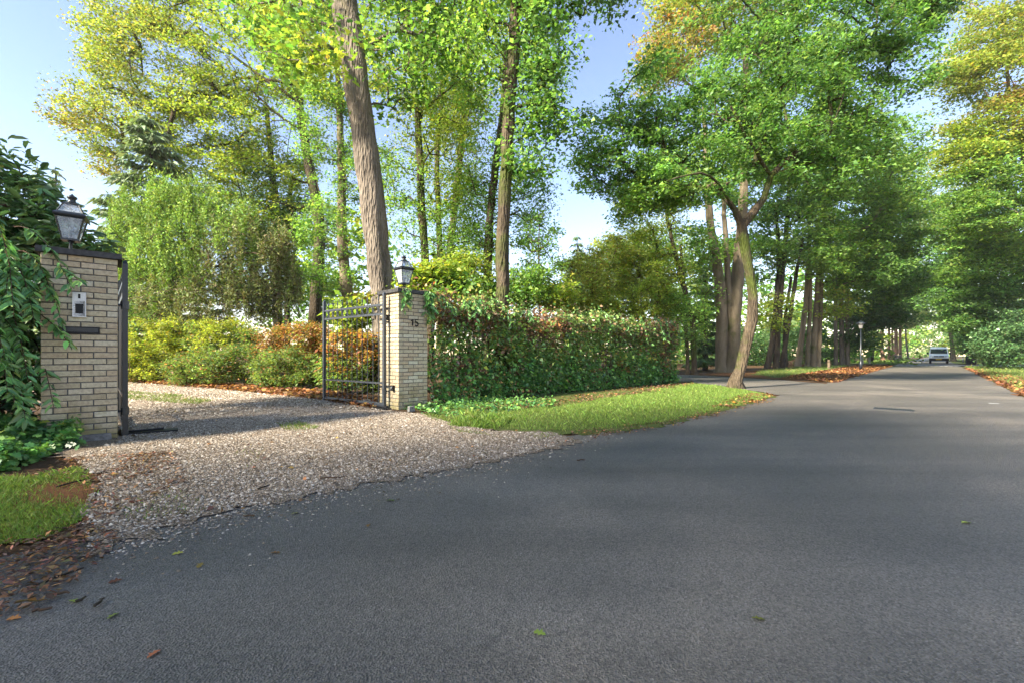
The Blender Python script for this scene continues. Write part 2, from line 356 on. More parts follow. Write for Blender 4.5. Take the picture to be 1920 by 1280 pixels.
PAL = {
 'oak': [((0.062, 0.144, 0.027), 3), ((0.094, 0.188, 0.033), 3), ((0.131, 0.231, 0.044), 1.5), ((0.044, 0.106, 0.027), 1.5)],
 'green': [((0.072, 0.156, 0.024), 3), ((0.114, 0.210, 0.029), 3), ((0.156, 0.246, 0.031), 2), ((0.054, 0.114, 0.024), 1)],
 'lime': [((0.132, 0.189, 0.016), 3), ((0.180, 0.229, 0.018), 3), ((0.092, 0.158, 0.016), 2), ((0.233, 0.238, 0.019), 1)],
 'yellow': [((0.158, 0.198, 0.025), 3), ((0.186, 0.207, 0.026), 2), ((0.120, 0.176, 0.023), 3.5), ((0.202, 0.167, 0.025), .8)],
 'gold': [((0.184, 0.164, 0.025), 3), ((0.165, 0.176, 0.025), 2.5), ((0.191, 0.115, 0.023), .8), ((0.107, 0.146, 0.020), 2.5)],
 'orange': [((0.264, 0.096, 0.019), 3), ((0.208, 0.064, 0.018), 2), ((0.264, 0.152, 0.018), 2), ((0.096, 0.096, 0.016), 2)],
 'redtip': [((0.221, 0.095, 0.040), 1.3), ((0.212, 0.171, 0.035), 2), ((0.128, 0.162, 0.028), 3)],
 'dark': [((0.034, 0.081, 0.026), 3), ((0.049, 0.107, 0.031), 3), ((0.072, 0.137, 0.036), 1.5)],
 'laurel': [((.050, .110, .040), 3), ((.070, .140, .048), 3), ((.075, .140, .040), 1.5), ((.150, .170, .030), .1)],
 'vine': [((0.056, 0.150, 0.037), 3), ((0.088, 0.200, 0.044), 3), ((0.125, 0.237, 0.050), 2), ((0.237, 0.250, 0.037), .25)],
 'spruce': [((.045, .085, .035), 3), ((.070, .115, .045), 3), ((.095, .135, .045), 1.5)],
 'sprucel': [((0.108, 0.155, 0.075), 3), ((0.142, 0.196, 0.088), 3), ((0.081, 0.121, 0.060), 2)],
 'yew': [((0.111, 0.192, 0.027), 3), ((0.153, 0.236, 0.029), 3), ((0.079, 0.144, 0.027), 2), ((0.186, 0.253, 0.034), 1.2)],
 'yewbrown': [((0.112, 0.101, 0.048), 2), ((0.094, 0.119, 0.031), 3), ((0.128, 0.148, 0.040), 2)],
 'azalea': [((0.189, 0.217, 0.015), 4), ((0.139, 0.184, 0.015), 3), ((0.238, 0.230, 0.020), 1.5), ((0.090, 0.131, 0.016), 1)],
 'pieris': [((0.084, 0.141, 0.026), 3), ((0.123, 0.172, 0.030), 3), ((0.053, 0.097, 0.026), 2), ((0.229, 0.106, 0.035), .8)],
 'rust': [((0.238, 0.101, 0.022), 3), ((0.202, 0.144, 0.022), 3), ((0.166, 0.058, 0.022), 1.5), ((0.094, 0.122, 0.022), 2.5)],
 'hedge': [((0.070, 0.156, 0.035), 4), ((0.109, 0.203, 0.041), 4), ((0.180, 0.272, 0.047), 2.4), ((0.328, 0.312, 0.040), .9), ((0.203, 0.125, 0.055), .5)],
 'hedgetop': [((0.080, 0.158, 0.033), 3), ((0.123, 0.199, 0.038), 2), ((0.172, 0.140, 0.050), 1.6), ((0.119, 0.076, 0.038), 1.6)],
 'ivy': [((0.041, 0.115, 0.030), 3), ((0.068, 0.169, 0.035), 3), ((0.115, 0.243, 0.041), 2), ((0.243, 0.284, 0.041), .2)],
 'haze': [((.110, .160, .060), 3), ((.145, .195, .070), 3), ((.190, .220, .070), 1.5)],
 'dry': [((0.144, 0.061, 0.022), 3), ((0.216, 0.094, 0.025), 2.5), ((0.079, 0.036, 0.018), 3), ((0.274, 0.144, 0.036), 1)],
 'brown': [((.085, .045, .025), 3), ((.13, .07, .035), 3), ((.22, .10, .035), 1.2), ((.34, .17, .05), .5)],
 'grass': [((0.094, 0.160, 0.019), 3), ((0.125, 0.193, 0.023), 3), ((0.069, 0.123, 0.017), 2), ((0.168, 0.197, 0.047), 1.2)],
 'grassd': [((0.068, 0.112, 0.018), 3), ((0.095, 0.140, 0.022), 3), ((0.171, 0.158, 0.045), 1.2)],
}
GAIN = 1.6
def pick(pal, n, jit=0.2):
    cs = np.array([c for c, _ in PAL[pal]]); ws = np.array([x for _, x in PAL[pal]], float)
    c = cs[rng.choice(len(cs), n, p=ws / ws.sum())]; c = c * .88 + c.mean(1, keepdims=True) * .12
    return np.clip(c * GAIN * np.exp(rng.normal(0, jit, (n, 1))) * np.exp(rng.normal(0, jit * .4, (n, 3))), 0.004, 0.75)
def rand_leaves(C, size, ratio=0.6, shape='rhomb', tilt=0.6, droop=0.25, out=None):
    n = len(C); a = rng.random(n) * 2 * math.pi
    A = np.stack((np.cos(a), np.sin(a), rng.normal(-droop, 0.35, n)), 1)
    if out is not None: A += out
    Nn = np.array((0, 0, 1.0)) + rng.normal(0, tilt, (n, 3))
    L = size * np.exp(np.clip(rng.normal(0, .34, n), -.9, .5)); W = L * ratio * np.exp(rng.normal(0, .12, n))
    return leaf_verts(C, A, Nn, L, W, shape)
def leaf_mesh(name, V, Q, rep, colr):
    return np_mesh(name, V, Q, np.repeat(colr, rep, axis=0))

# ------------------------------------------------------------------ trees
def grow(trunk_paths, cl, minz, seg=0.7):
    """connect cluster centres to the trunk skeleton -> list of (path, radii)"""
    P = [p for path, r in trunk_paths for p in path]; TR = [x for path, r in trunk_paths for x in r]
    nt = len(P); M = nt + len(cl) * 14
    pos = np.zeros((M, 3)); pos[:nt] = P; par = np.full(M, -1); cnt = np.zeros(M); n = nt
    trad = np.zeros(M); trad[:nt] = TR
    low = pos[:nt, 2] < minz
    pen = np.zeros(M); pen[:nt][low] = 30.0; pen[:nt][~low] = 0.15
    d0 = np.array([np.min(np.linalg.norm(pos[:nt] - c, axis=1) + pen[:nt]) for c in cl])
    paths = []
    for i in np.argsort(d0):
        c = cl[i]; dv = c - pos[:n]; d = np.linalg.norm(dv, axis=1)
        cost = d + 0.9 * np.maximum(0, -dv[:, 2] + 0.15 * d) + pen[:n]
        j = int(np.argmin(cost)); dd = d[j]; k = min(12, max(2, int(dd / seg)))
        t = np.linspace(0, 1, k + 1)[1:, None]
        mid = pos[j] + (c - pos[j]) * .5 + np.array((0, 0, .10 * dd)) + rng.normal(0, .07 * dd, 3)
        pts = (1 - t) ** 2 * pos[j] + 2 * t * (1 - t) * mid + t * t * c
        pts[:-1] += rng.normal(0, .035, (k - 1, 3))
        idx = [j] + list(range(n, n + k)); pos[n:n + k] = pts
        par[n] = j; par[n + 1:n + k] = np.arange(n, n + k - 1); cnt[n + k - 1] = 1; n += k
        paths.append(idx)
    for i in range(n - 1, nt - 1, -1):
        if par[i] >= 0: cnt[par[i]] += cnt[i]
    out = []
    for idx in paths:
        c = cnt[idx]; r = 0.010 * np.maximum(c, .5) ** 0.52
        if idx[0] < nt: r[0] = min(trad[idx[0]] * .8, r[1] * 1.15)
        r = np.minimum(r, 0.2)
        out.append((pos[idx], r))
    return out
def ground_y(Y): return HZ + CH * F / Y
def px_path(pts, Y, ground=True, flare=1.2):
    P, R = [], []
    for t in pts:
        y = Y + (t[3] if len(t) > 3 else 0)
        P.append(at(t[0], t[1], y)); R.append(t[2] * y / F / 2 * (.8 if Y > 33 else .88))
    if ground:
        b = P[0].copy(); r0 = R[0]
        if b[2] > 0.35:
            P.insert(0, np.array((b[0], b[1], .3))); R.insert(0, r0 * 1.05); b = P[0].copy()
        P[0][2] = max(P[0][2], .3)
        P.insert(0, np.array((b[0], b[1], -.15))); R.insert(0, r0 * flare)
    return P, R
def tree(name, label, cat, Y, stems, crown, n=20000, leaf=.12, ncl=140, cs=.55, flat=.45, limbs=(), group=None, bark=None,
         mat=None, ratio=.62, shape='rhomb', droop=.25, tilt=.6, minz=2.0, shell=.5, dead=0.0, world=None, sides=10, seg=1.0):
    if Y >= 14 and shape == 'rhomb': shape = 'tri'; n = int(n * 2.1); leaf *= .69; ncl = int(ncl * 1.55); cs *= .84
    root_p = None; tp = []; bark = bark or BARK_OAK; mat = mat or LEAF
    tubes = []
    for s, g in [(s, True) for s in stems] + [(s, False) for s in limbs]:
        P, R = px_path(s, Y, g) if world is None else (s[0], s[1])
        if root_p is None: root_p = (P[0][0], P[0][1], 0.0)
        P, R = resample(P, R, .45)
        P[1:-1] += rng.normal(0, .015, (len(P) - 2, 3)); R = R * (1 + rng.normal(0, .03, len(R)))
        tubes.append((P, R, g)); tp.append((P, R))
    root = empty(name, root_p); tag(root, label, cat, group)
    off = np.array(root_p)
    for P, R, g in tubes:
        mb = MB(); ns = (sides + 8 if sides >= 14 else sides) if g else 7
        mb.tube(P - off, R, ns); VA = np.array(mb.v); k_ = len(P); ph = rng.random(4) * 6.28
        if g:
            ang = np.arange(ns) * 2 * math.pi / ns; rel = np.ones((k_, ns)); zz = (P - off)[:, 2][:, None]
            rel += .055 * np.sin(3 * ang + ph[0] + .35 * zz) + .035 * np.sin(5 * ang + ph[1] - .6 * zz) + rng.normal(0, .018, (k_, ns)) + .03 * np.sin(zz * 2.1 + ph[2] + 2 * ang)
            fl = np.clip((.75 - zz) / .75, 0, 1.2) ** 2 * (.45 if Y > 22 else 1.0); rel += fl * (.28 + .3 * np.maximum(0, np.sin(4 * ang + ph[3])))
            c0 = np.repeat(P - off, ns, 0); body = c0 + (VA[:k_ * ns] - c0) * rel.reshape(-1, 1)
            VA[:k_ * ns] = body; VA[k_ * ns:k_ * ns + ns] = body[:ns]; VA[k_ * ns + ns:] = body[-ns:]; mb.v = [tuple(v) for v in VA]
        mb.build('trunk' if g else 'limb', bark, root, True)
    C = []; pl = []; wts = np.array([c[5] if len(c) > 5 else c[2] * c[3] for c in crown], float); wts /= wts.sum()
    cols = []
    for c, wt in zip(crown, wts):
        m = max(2, int(round(ncl * wt))); yy = Y + (c[6] if len(c) > 6 else 0)
        ctr = at(c[0], c[1], yy); rad = np.array((c[2] * yy / F, 0.85 * max(c[2], c[3] * .7) * yy / F, c[3] * yy / F))
        v = rng.normal(0, 1, (m, 3)); v /= np.linalg.norm(v, axis=1, keepdims=True)
        q = ctr + v * rad * (shell + (1 - shell) * rng.random((m, 1)) ** .5) * (1 + rng.normal(0, .06, (m, 1)))
        q[:, 2] = np.maximum(q[:, 2], .25)
        C.append(q); pl += [c[4]] * m
    C = np.vstack(C); br = grow(tp, C, minz, seg)
    VV, QQ = [], []; b = 0
    for P, R in br:
        V, Q = tube_np(P, R, 5 if R[0] > .06 else 3); VV.append(V); QQ.append(Q + b); b += len(V)
    V = np.vstack(VV) - off; link('branches', np_mesh('branches', V, np.vstack(QQ), smooth=True), bark, root)['kind'] = 'stuff'
    k = max(1, n // len(C)); pts = []; cl = []
    for c, p in zip(C, pl):
        m = max(3, int(k * rng.uniform(.45, 1.55))); s = cs * rng.uniform(.75, 1.25)
        off2 = rng.normal(0, 1, (m, 3)); off2 = off2 / (np.linalg.norm(off2, axis=1, keepdims=True) + 1e-9) * (rng.random((m, 1)) ** .6) * 1.6
        tl = rng.normal(0, .18, 2); o = off2 * np.array((s, s, s * flat)); o[:, 2] += o[:, 0] * tl[0] + o[:, 1] * tl[1]
        pts.append(c + o); cl.append(pick(p, m) * np.exp(rng.normal(0, .16)))
    pts = np.vstack(pts); cl = np.vstack(cl); keep = pts[:, 2] > .03; pts, cl = pts[keep], cl[keep]
    V, Q, rep = rand_leaves(pts - off, leaf, ratio, shape, tilt, droop)
    link('crown', leaf_mesh('crown', V, Q, rep, cl), mat, root)
    return root
def bush(name, label, cat, Y, crown, n, leaf, ncl=60, cs=.3, flat=.7, base=None, nst=5, **kw):
    cx = base if base is not None else crown[0][0]; st = []
    for i in range(nst):
        c = crown[i % len(crown)]
        st.append([(cx + rng.uniform(-.25, .25) * c[2], ground_y(Y) - 4, max(2.0, 26 / Y)), (cx + (c[0] - cx) * .5 + rng.uniform(-.4, .4) * c[2], (c[1] + ground_y(Y)) / 2, 18 / Y), (c[0] + rng.uniform(-.5, .5) * c[2], c[1] + rng.uniform(-.3, .5) * c[3], 10 / Y)])
    kw.setdefault('minz', .15); kw.setdefault('bark', TWIG)
    return tree(name, label, cat, Y, st, crown, n, leaf, ncl, cs, flat, sides=6, seg=.6, **kw)
def conifer(name, label, Y, px, top, rpx, n=9000, pal='spruce', leaf=.2, group=None, low=.06, wh=None, ragged=.15, pw=.75):
    b = at(px, ground_y(Y), Y); H = at(px, top, Y)[2]; Rm = rpx * Y / F
    root = empty(name, (b[0], b[1], 0)); tag(root, label, 'conifer', group)
    mb = MB(); P, R = resample([(0, 0, -.15), (.05, 0, H * .5), (0, 0, H)], [H * .016 + .06, H * .011 + .03, .012], .8); mb.tube(P, R, 8); mb.build('trunk', BARK_DARK, root, True)
    VV, QQ, b0 = [], [], 0; pts = []; ax = []; whn = wh or max(10, int(H / .42)); tot = 0; wsum = 0
    brs = []
    for i in range(whn):
        h = low + (1 - low) * (i + rng.random() * .6) / whn; L0 = Rm * (1 - h) ** pw + .12
        for j in range(7):
            a = rng.random() * 2 * math.pi; L = L0 * rng.uniform(.65, 1 + ragged); z = H * h
            t = np.linspace(0, 1, 6)[:, None]; dr = np.array((math.cos(a), math.sin(a), 0))
            p = np.array((0, 0, z)) + dr * L * t + np.array((0, 0, 1)) * (-.35 * L * t ** 1.3 + .22 * L * t ** 3)
            brs.append((p, L))
            V, Q = tube_np(p, np.linspace(.012 + .008 * L, .004, 6), 3); VV.append(V); QQ.append(Q + b0); b0 += len(V); wsum += L
    link('branches', np_mesh('branches', np.vstack(VV), np.vstack(QQ), smooth=True), BARK_DARK, root)['kind'] = 'stuff'
    for p, L in brs:
        m = max(4, int(n * L / wsum)); t = rng.random(m) ** .7 * 5; i0 = np.minimum(t.astype(int), 4); f = (t - i0)[:, None]
        q = p[i0] * (1 - f) + p[i0 + 1] * f; dr = p[-1] - p[0]; dr /= np.linalg.norm(dr)
        sd = np.array((-dr[1], dr[0], 0)) * rng.normal(0, .16 * L ** .7, m)[:, None]
        pts.append(q + sd * (1 - .5 * t[:, None] / 5)); ax.append(dr * .7 + sd * 3 + np.array((0, 0, -.55)) + rng.normal(0, .25, (m, 3)))
    C = np.vstack(pts); A = np.vstack(ax); m = len(C); L = leaf * np.exp(rng.normal(0, .25, m))
    V, Q, rep = leaf_verts(C, A, np.array((0, 0, 1.)) + rng.normal(0, .5, (m, 3)), L, L * .3, 'tri', .1)
    link('crown', leaf_mesh('crown', V, Q, rep, pick(pal, m)), NEEDLE, root)
    return root

# ------------------------------------------------------------------ the ground
def sheet(name, poly, z, mat, kind='structure', rough=0.0, sub=0.35, label=None, cat=None):
    pts = []
    n = len(poly)
    for i in range(n):
        a, b = np.array(poly[i][:2], float), np.array(poly[(i + 1) % n][:2], float); L = np.linalg.norm(b - a)
        m = max(1, min(400, int(L / sub))) if rough else 1
        nrm = np.array((-(b - a)[1], (b - a)[0])) / (L + 1e-9)
        for k in range(m):
            p = a + (b - a) * k / m
            if rough: p = p + nrm * rng.normal(0, rough)
            pts.append((p[0], p[1], z))
    me = bpy.data.meshes.new(name); me.from_pydata(pts, [], [tuple(range(len(pts)))]); me.update()
    if me.polygons[0].normal.z < 0: me.flip_normals()
    o = link(name, me, mat); o['kind'] = kind
    if label: o['label'] = label
    if cat: o['category'] = cat
    return o
sheet('ground', [(-110, -80), (260, -80), (260, 290), (-110, 290)], 0.0, SOIL)
VL, VR = 3.04, -1.64
road = [uv(-60, VR), uv(58, VR), uv(60, VR + .1), uv(260, VR + .5), uv(260, VL - .5), uv(70, VL - .2), uv(58, VL), uv(-60, VL)]
def strip(name, u0, u1, v0, v1, z, mat, **k): return sheet(name, [uv(u0, v0), uv(u1, v0), uv(u1, v1), uv(u0, v1)], z, mat, **k)
# road: edges wobble a little
def wide(u, v): return v + (.64 * max(0., min(1., (8.5 - u) / 4)) if v > 0 else 0)
def edge(u0, u1, v, st=.3, amp=.03): return [uv(u, wide(u, v) + rng.normal(0, amp)) for u in np.arange(u0, u1, st)]
rp = edge(-40, 62, VR, .35) + [uv(260, VR + .5), uv(260, VL - .5)] + edge(-40, 62, VL, .35)[::-1]
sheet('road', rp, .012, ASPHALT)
g = gp
PATH = [g(1450, 741), g(1428, 735), g(1394, 730), g(1340, 722), g(1287, 716), (5.2, 22), (-2, 29.5), (1, 33), (6.5, 26.5), g(1300, 703), g(1387, 708), g(1470, 713), g(1544, 719), g(1560, 722), g(1500, 738)]
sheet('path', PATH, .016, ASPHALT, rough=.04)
GRAV = [g(1090, 828), g(1000, 853), g(900, 873), g(700, 909), g(500, 950), g(330, 992), g(165, 1045), g(150, 960), g(190, 905), g(150, 872), g(120, 852), (-6.2, 6.3), (-7, 8), (-14, 12.0), (-26, 15), (-26, 21), g(240, 713), g(400, 727), g(600, 746), g(690, 764), g(745, 772), g(800, 777), g(850, 796), g(930, 809), g(1040, 812)]
sheet('gravel_drive', GRAV, .020, GRAVEL, rough=.06, sub=.07)
VERGE = [g(800, 776), g(850, 795), g(930, 808), g(1040, 814), g(1110, 816), g(1250, 798), g(1330, 778), g(1430, 752), g(1450, 743), g(1428, 735), g(1394, 730), g(1340, 722), g(1287, 717), (5.9, 17.2), (-1.6, 9.9)]
sheet('verge', VERGE, .017, TURF, rough=.055, sub=.12)
LPATCH = [(-5.6, 3.9), g(60, 900), g(150, 880), g(185, 925), g(150, 985), g(70, 1020), g(-60, 1030), (-4.0, 2.6)]
sheet('lawn_patch', LPATCH, .017, LITTERB, rough=.1, sub=.15)
VERGE2 = [uv(23, VL + .05), uv(56, VL + .05), uv(56, 9), uv(30, 9.5), g(1300, 700), g(1387, 706), g(1470, 711)]
sheet('woodland_verge', VERGE2, .009, LITTERB, rough=.05, sub=.5)
GR2 = [uv(24, 5.4), uv(40, 5.6), uv(56, 6), uv(56, 8.4), uv(33, 8.4), uv(27, 7.2)]
sheet('mossy_verge', GR2, .013, TURF, rough=.2, sub=.5)
RVERGE = [uv(8, VR - .03), uv(57, VR - .03), uv(57, -9), uv(8, -9)]
sheet('right_verge', RVERGE, .009, TURF, rough=.05, sub=.5)
RLIT = [uv(10, VR - .02), uv(52, VR - .02), uv(40, -2.6), uv(30, -3.0), uv(26, -5), uv(24, -9), uv(17, -9), uv(17, -3.4), uv(10, -2.3)]
sheet('leaf_strip', RLIT, .013, LITTERB, rough=.08, sub=.4)
strip('crossing_plateau', 59.2, 69, VR - .1, VL + .1, .024, PAVER)
strip('side_street', 61, 66.5, -60, VR - .1, .022, PAVER)
strip('red_paving', 69, 71.5, VR - .2, VL + .4, .026, REDPAVE)
strip('far_verge_left', 67, 170, VL - .1, 9, .010, TURF)
strip('far_verge_right', 71.5, 170, -12, VR + .3, .010, TURF)
blk = MB()
for i in range(13):
    v = VR + .25 + i * .35
    blk.box((0, 0, 0), (.22, .12, .006), 0)
    for q in range(8): pass
me_b = None
for i in range(13):
    v = VR + .25 + i * .345
    m = MB(); m.box((0, 0, 0), (.30, .115, .006))
    if me_b is None:
        o = m.build('white_paving_block', MARKW); me_b = o.data
    else: o = link('white_paving_block', me_b)
    o.location = uv(58.7 + rng.normal(0, .05), v, .019); o.rotation_euler = (0, 0, math.atan2(D[1], D[0]))
    tag(o, 'white paving block in the line across the road before the crossing', 'paving block', 'white blocks across the road')
o = strip('painted_mark', 14.64, 14.72, -1.02, -.86, .0165, MARKW); o['kind'] = 'structure'

# ------------------------------------------------------------------ brick gate pillars
PW = .70; NC = 31; CHT = .0752; JT = .0125
def brick_mesh(L):
    m = MB(); h = (L / 2, .05, (CHT - JT) / 2); c = .004; vs = []
    for x, y, z, k in ((-1, -1, -1, 0),):
        pass
    a, b, d = h
    vs = [(sx * a, sy * b, sz * d) for sx, sy, sz in ((-1, 1, -1), (1, 1, -1), (1, 1, 1), (-1, 1, 1))]      # inner face
    vs += [(sx * a, (-b + c), sz * d) for sx, sz in ((-1, -1), (1, -1), (1, 1), (-1, 1))]
    vs += [(sx * (a - c), -b, sz * (d - c)) for sx, sz in ((-1, -1), (1, -1), (1, 1), (-1, 1))]             # outer face, edges worn
    fs = [(3, 2, 1, 0), (8, 9, 10, 11)]
    for i in range(4):
        j = (i + 1) % 4; fs += [(i, j, 4 + j, 4 + i), (4 + i, 4 + j, 8 + j, 8 + i)]
    m.add(vs, fs); me = bpy.data.meshes.new('brick'); me.from_pydata(m.v, [], m.f); me.update(); me.materials.append(BRICK); return me
LA, LB = .225, .23125
BM = {LA: brick_mesh(LA), LB: brick_mesh(LB)}
def pillar(label, corner, ex, ey, side):
    """corner: base corner, ex: direction along the street face, ey: into the property; side: +1 the visible flank is at the corner x=0"""
    rz = math.atan2(ex[1], ex[0]); root = empty('gate_pillar', (corner[0], corner[1], 0), rz); tag(root, label, 'gate pillar')
    s = 1 if (ex[0] * ey[1] - ex[1] * ey[0]) > 0 else -1
    m = MB(); m.box((PW / 2, PW / 2, (NC * CHT) / 2 - .05), (PW / 2 - .0075, PW / 2 - .0075, (NC * CHT) / 2 + .05)); m.build('mortar_core', MORTAR, root)
    rear = MB()
    for r in range(NC):
        z = r * CHT + (CHT - JT) / 2 + .004
        for f in range(4):                       # 0 front(y=0) 1 flank(x=PW) 2 back 3 flank(x=0)
            full = (f % 2 == 0) == (r % 2 == 0)
            spans = [(.0 + i * .2375, LA) for i in range(3)] if full else [(.1125 + i * .24375, LB) for i in range(2)]
            for a, L in spans:
                c = a + L / 2; jit = rng.normal(0, .0022)
                x, y, ro = [(c, .05 + jit, 0), (PW - .05 - jit, c, math.pi / 2), (c, PW - .05 - jit, math.pi), (.05 + jit, c, -math.pi / 2)][f]
                vis_f = 1 if side > 0 else 3
                vis = f in (0, vis_f) or (f == 2 and full and ((x > PW * .66) if side > 0 else (x < PW * .34))) or (f == (4 - vis_f) and full and y < PW * .34)
                if vis:
                    o = bpy.data.objects.new('brick', BM[L]); col.objects.link(o); o.parent = root
                    o.location = (x, y, z + rng.normal(0, .0012)); o.rotation_euler = (0, rng.normal(0, .004), ro)
                else: rear.box((x, y, z), (L / 2, .05, (CHT - JT) / 2), ro)
    o = rear.build('rear_brickwork', BRICK, root); o['kind'] = 'stuff'
    H = NC * CHT
    cp = MB(); cp.box((PW / 2, PW / 2, H + .036), (.395, .395, .036), 0, .992); cp.build('cap_slab', CAPSTONE, root)
    return root, H + .072
# left pillar: street face runs along FX, flank towards the gate at its right end
FX = np.array((.755, .656)); FY = np.array((-.656, .755))
LC = np.array((-5.15, 5.92)); LO = LC - FX * PW
pilL, CAPZ = pillar('yellow brick gate pillar with the intercom and letter slot', LO, FX, FY, +1)
RC = np.array((-2.25, 8.99))
pilR, _ = pillar('yellow brick gate pillar carrying the house number', RC, D, N, -1)
# fittings on the pillars are fixed to them: intercom, letter slot, number, photocells
def on_face(parent, name, x, z, hx, hz, dep, mat, face=0):
    m = MB()
    if face == 0: m.box((x, -dep / 2, z), (hx, dep / 2 + .004, hz))
    else: m.box((-dep / 2, x, z), (dep / 2 + .004, hx, hz))
    return m.build(name, mat, parent)
ic = on_face(pilL, 'intercom', PW - .361, 1.715, .062, .155, .035, STEEL)
for nm, x, z, hx, hz, d, mt in (('keypad', 0, -.05, .053, .095, .004, DGLASS), ('screen', 0, -.05, .036, .06, .006, SHADE), ('camera_slot', 0, .105, .011, .028, .005, SHADE)):
    m = MB(); m.box((PW - .361 + x, -.035 - d / 2, 1.715 + z), (hx, d / 2, hz)); m.build(nm, mt, ic)
ls = on_face(pilL, 'letter_slot', PW - .348, 1.40, .175, .044, .014, SHADE)
m = MB(); m.box((PW - .348, -.017, 1.405), (.16, .003, .026)); m.build('flap', BLACK, ls)
def digit(parent, strokes, x0):
    m = MB()
    for pts in strokes: m.tube([(x0 + p[0], -.012, 1.675 + p[1]) for p in pts], .0115, 6)
    return m.build('house_number_digit', SHADE, parent)
digit(pilR, [[(.0, .095), (.035, .13), (.035, 0)]], .29)
arc = [(.075, .13), (.015, .13), (.008, .075)] + [(.038 + .038 * math.cos(a), .04 + .040 * math.sin(a)) for a in np.linspace(2.1, -2.6, 10)]
digit(pilR, [arc], .38)
for t, z in ((.36, 1.84), (.17, .43)):
    ph = on_face(pilR, 'photocell', t, z, .04, .055, .05, SHADE, 1)
    m = MB(); m.lathe([(.022, 0), (.02, .012)], (0, 0, 0), 10)
    o = m.build('lens', STEEL, ph); o.location = (-.05, t, z + .012); o.rotation_euler = (0, -math.pi / 2, 0)
# brick plinth stones at the foot of the left pillar
for i in range(4):
    m = MB(); m.box((0, 0, .035), (.09 + .02 * rng.random(), .05, .035 + .012 * rng.random()), 0, .93)
    o = m.build('foot_stone', STONE); p = LC - FX * (.16 + i * .2) - FY * (.07)
    o.location = (p[0], p[1], .015); o.rotation_euler = (0, 0, math.atan2(FX[1], FX[0]) + rng.normal(0, .08))
    tag(o, 'small grey stone lying along the foot of the intercom pillar', 'stone', 'stones at the pillar foot')
def stone(loc, h, label, rz):
    m = MB(); m.box((0, 0, h[2]), h, rz, .86); o = m.build('kerb_stone', STONE); o.location = loc; tag(o, label, 'stone')
p = gp(688, 760); stone((p[0], p[1], .015), (.08, .06, .06), 'squared grey stone on the gravel beside the open gate leaf', .4)
p = gp(771, 772); stone((p[0], p[1], .015), (.06, .05, .05), 'brownish block at the foot of the house-number pillar', .7)

# ------------------------------------------------------------------ lanterns
def lantern(label, loc, rz, tiltv=(0, 0)):
    root = empty('lantern', loc, rz); root.rotation_euler = (tiltv[0], tiltv[1], rz); tag(root, label, 'lantern')
    m = MB(); m.lathe([(.075, -.004), (.075, .02), (.035, .035), (.022, .06), (.02, .13), (.04, .15), (.05, .165)], n=12); m.build('stem', BLACK, root, True)
    for s in (-1, 1):
        m = MB(); m.tube([(0, s * .02, .05), (0, s * .07, .07), (0, s * .085, .12), (0, s * .06, .16)], .007, 5); m.build('scroll', BLACK, root)
    zb, zt, wb, wt = .18, .445, .088, .152
    m = MB(); m.box((0, 0, zb - .01), (wb + .012, wb + .012, .012)); m.build('tray', BLACK, root)
    for sx, sy in ((-1, -1), (1, -1), (1, 1), (-1, 1)):
        m = MB(); m.tube([(sx * wb, sy * wb, zb), (sx * wt, sy * wt, zt)], .0115, 4); m.build('corner_bar', BLACK, root)
        m = MB(); m.tube([(sx * .14, sy * .14, .51), (sx * .085, sy * .085, .625)], .009, 4); m.build('roof_bar', BLACK, root)
    for k in range(4):
        a = k * math.pi / 2; R = Matrix.Rotation(a, 3, 'Z')
        for nm, z0, z1, w0, w1 in (('pane', zb, zt, wb, wt), ('roof_pane', .51, .625, .136, .083)):
            m = MB(); t = .003
            vs = [R @ Vector(v) for v in ((-w0, -w0, z0), (w0, -w0, z0), (w1, -w1, z1), (-w1, -w1, z1), (-w0, -w0 + t, z0), (w0, -w0 + t, z0), (w1, -w1 + t, z1), (-w1, -w1 + t, z1))]
            m.add(vs, [(0, 1, 2, 3), (7, 6, 5, 4), (0, 4, 5, 1), (3, 2, 6, 7), (0, 3, 7, 4), (1, 5, 6, 2)]); m.build(nm, GLASS, root)
    m = MB(); q = math.sqrt(2); m.lathe([(.152 * q, .44), (.178 * q, .462), (.182 * q, .478), (.178 * q, .49), (.145 * q, .512), (.13 * q, .512), (.13 * q, .44)], n=4, rot=math.pi / 4); m.build('eave', BLACK, root)
    m = MB(); m.lathe([(.095 * q, .62), (.095 * q, .634), (.05 * q, .65)], n=4, rot=math.pi / 4); m.build('roof_cap', BLACK, root)
    m = MB(); m.lathe([(.075, .645), (.045, .672), (.042, .70), (.062, .715), (.058, .732), (.025, .75), (.012, .765), (.0, .775)], n=12); m.build('chimney', BLACK, root, True)
    m = MB(); m.lathe([(.026, .18), (.026, .245)], n=10); so_ = m.build('socket', STONE, root)
    m = MB(); m.lathe([(.014, .245), (.034, .28), (.04, .305), (.03, .335), (.0, .345)], n=12); m.build('bulb', GLASS, root, True)
    return root
cL = LO + FX * (PW * .5 - .11) + FY * (PW * .5)
lantern('black lantern leaning slightly on the intercom pillar', (cL[0], cL[1], CAPZ), math.atan2(FX[1], FX[0]) - .08, (.01, .02)).scale = (.86, .86, 1)
cR = RC + D * .36 + N * .36
lantern('black lantern standing on the house-number pillar', (cR[0], cR[1], CAPZ), math.atan2(D[1], D[0])).scale = (.9, .9, 1)

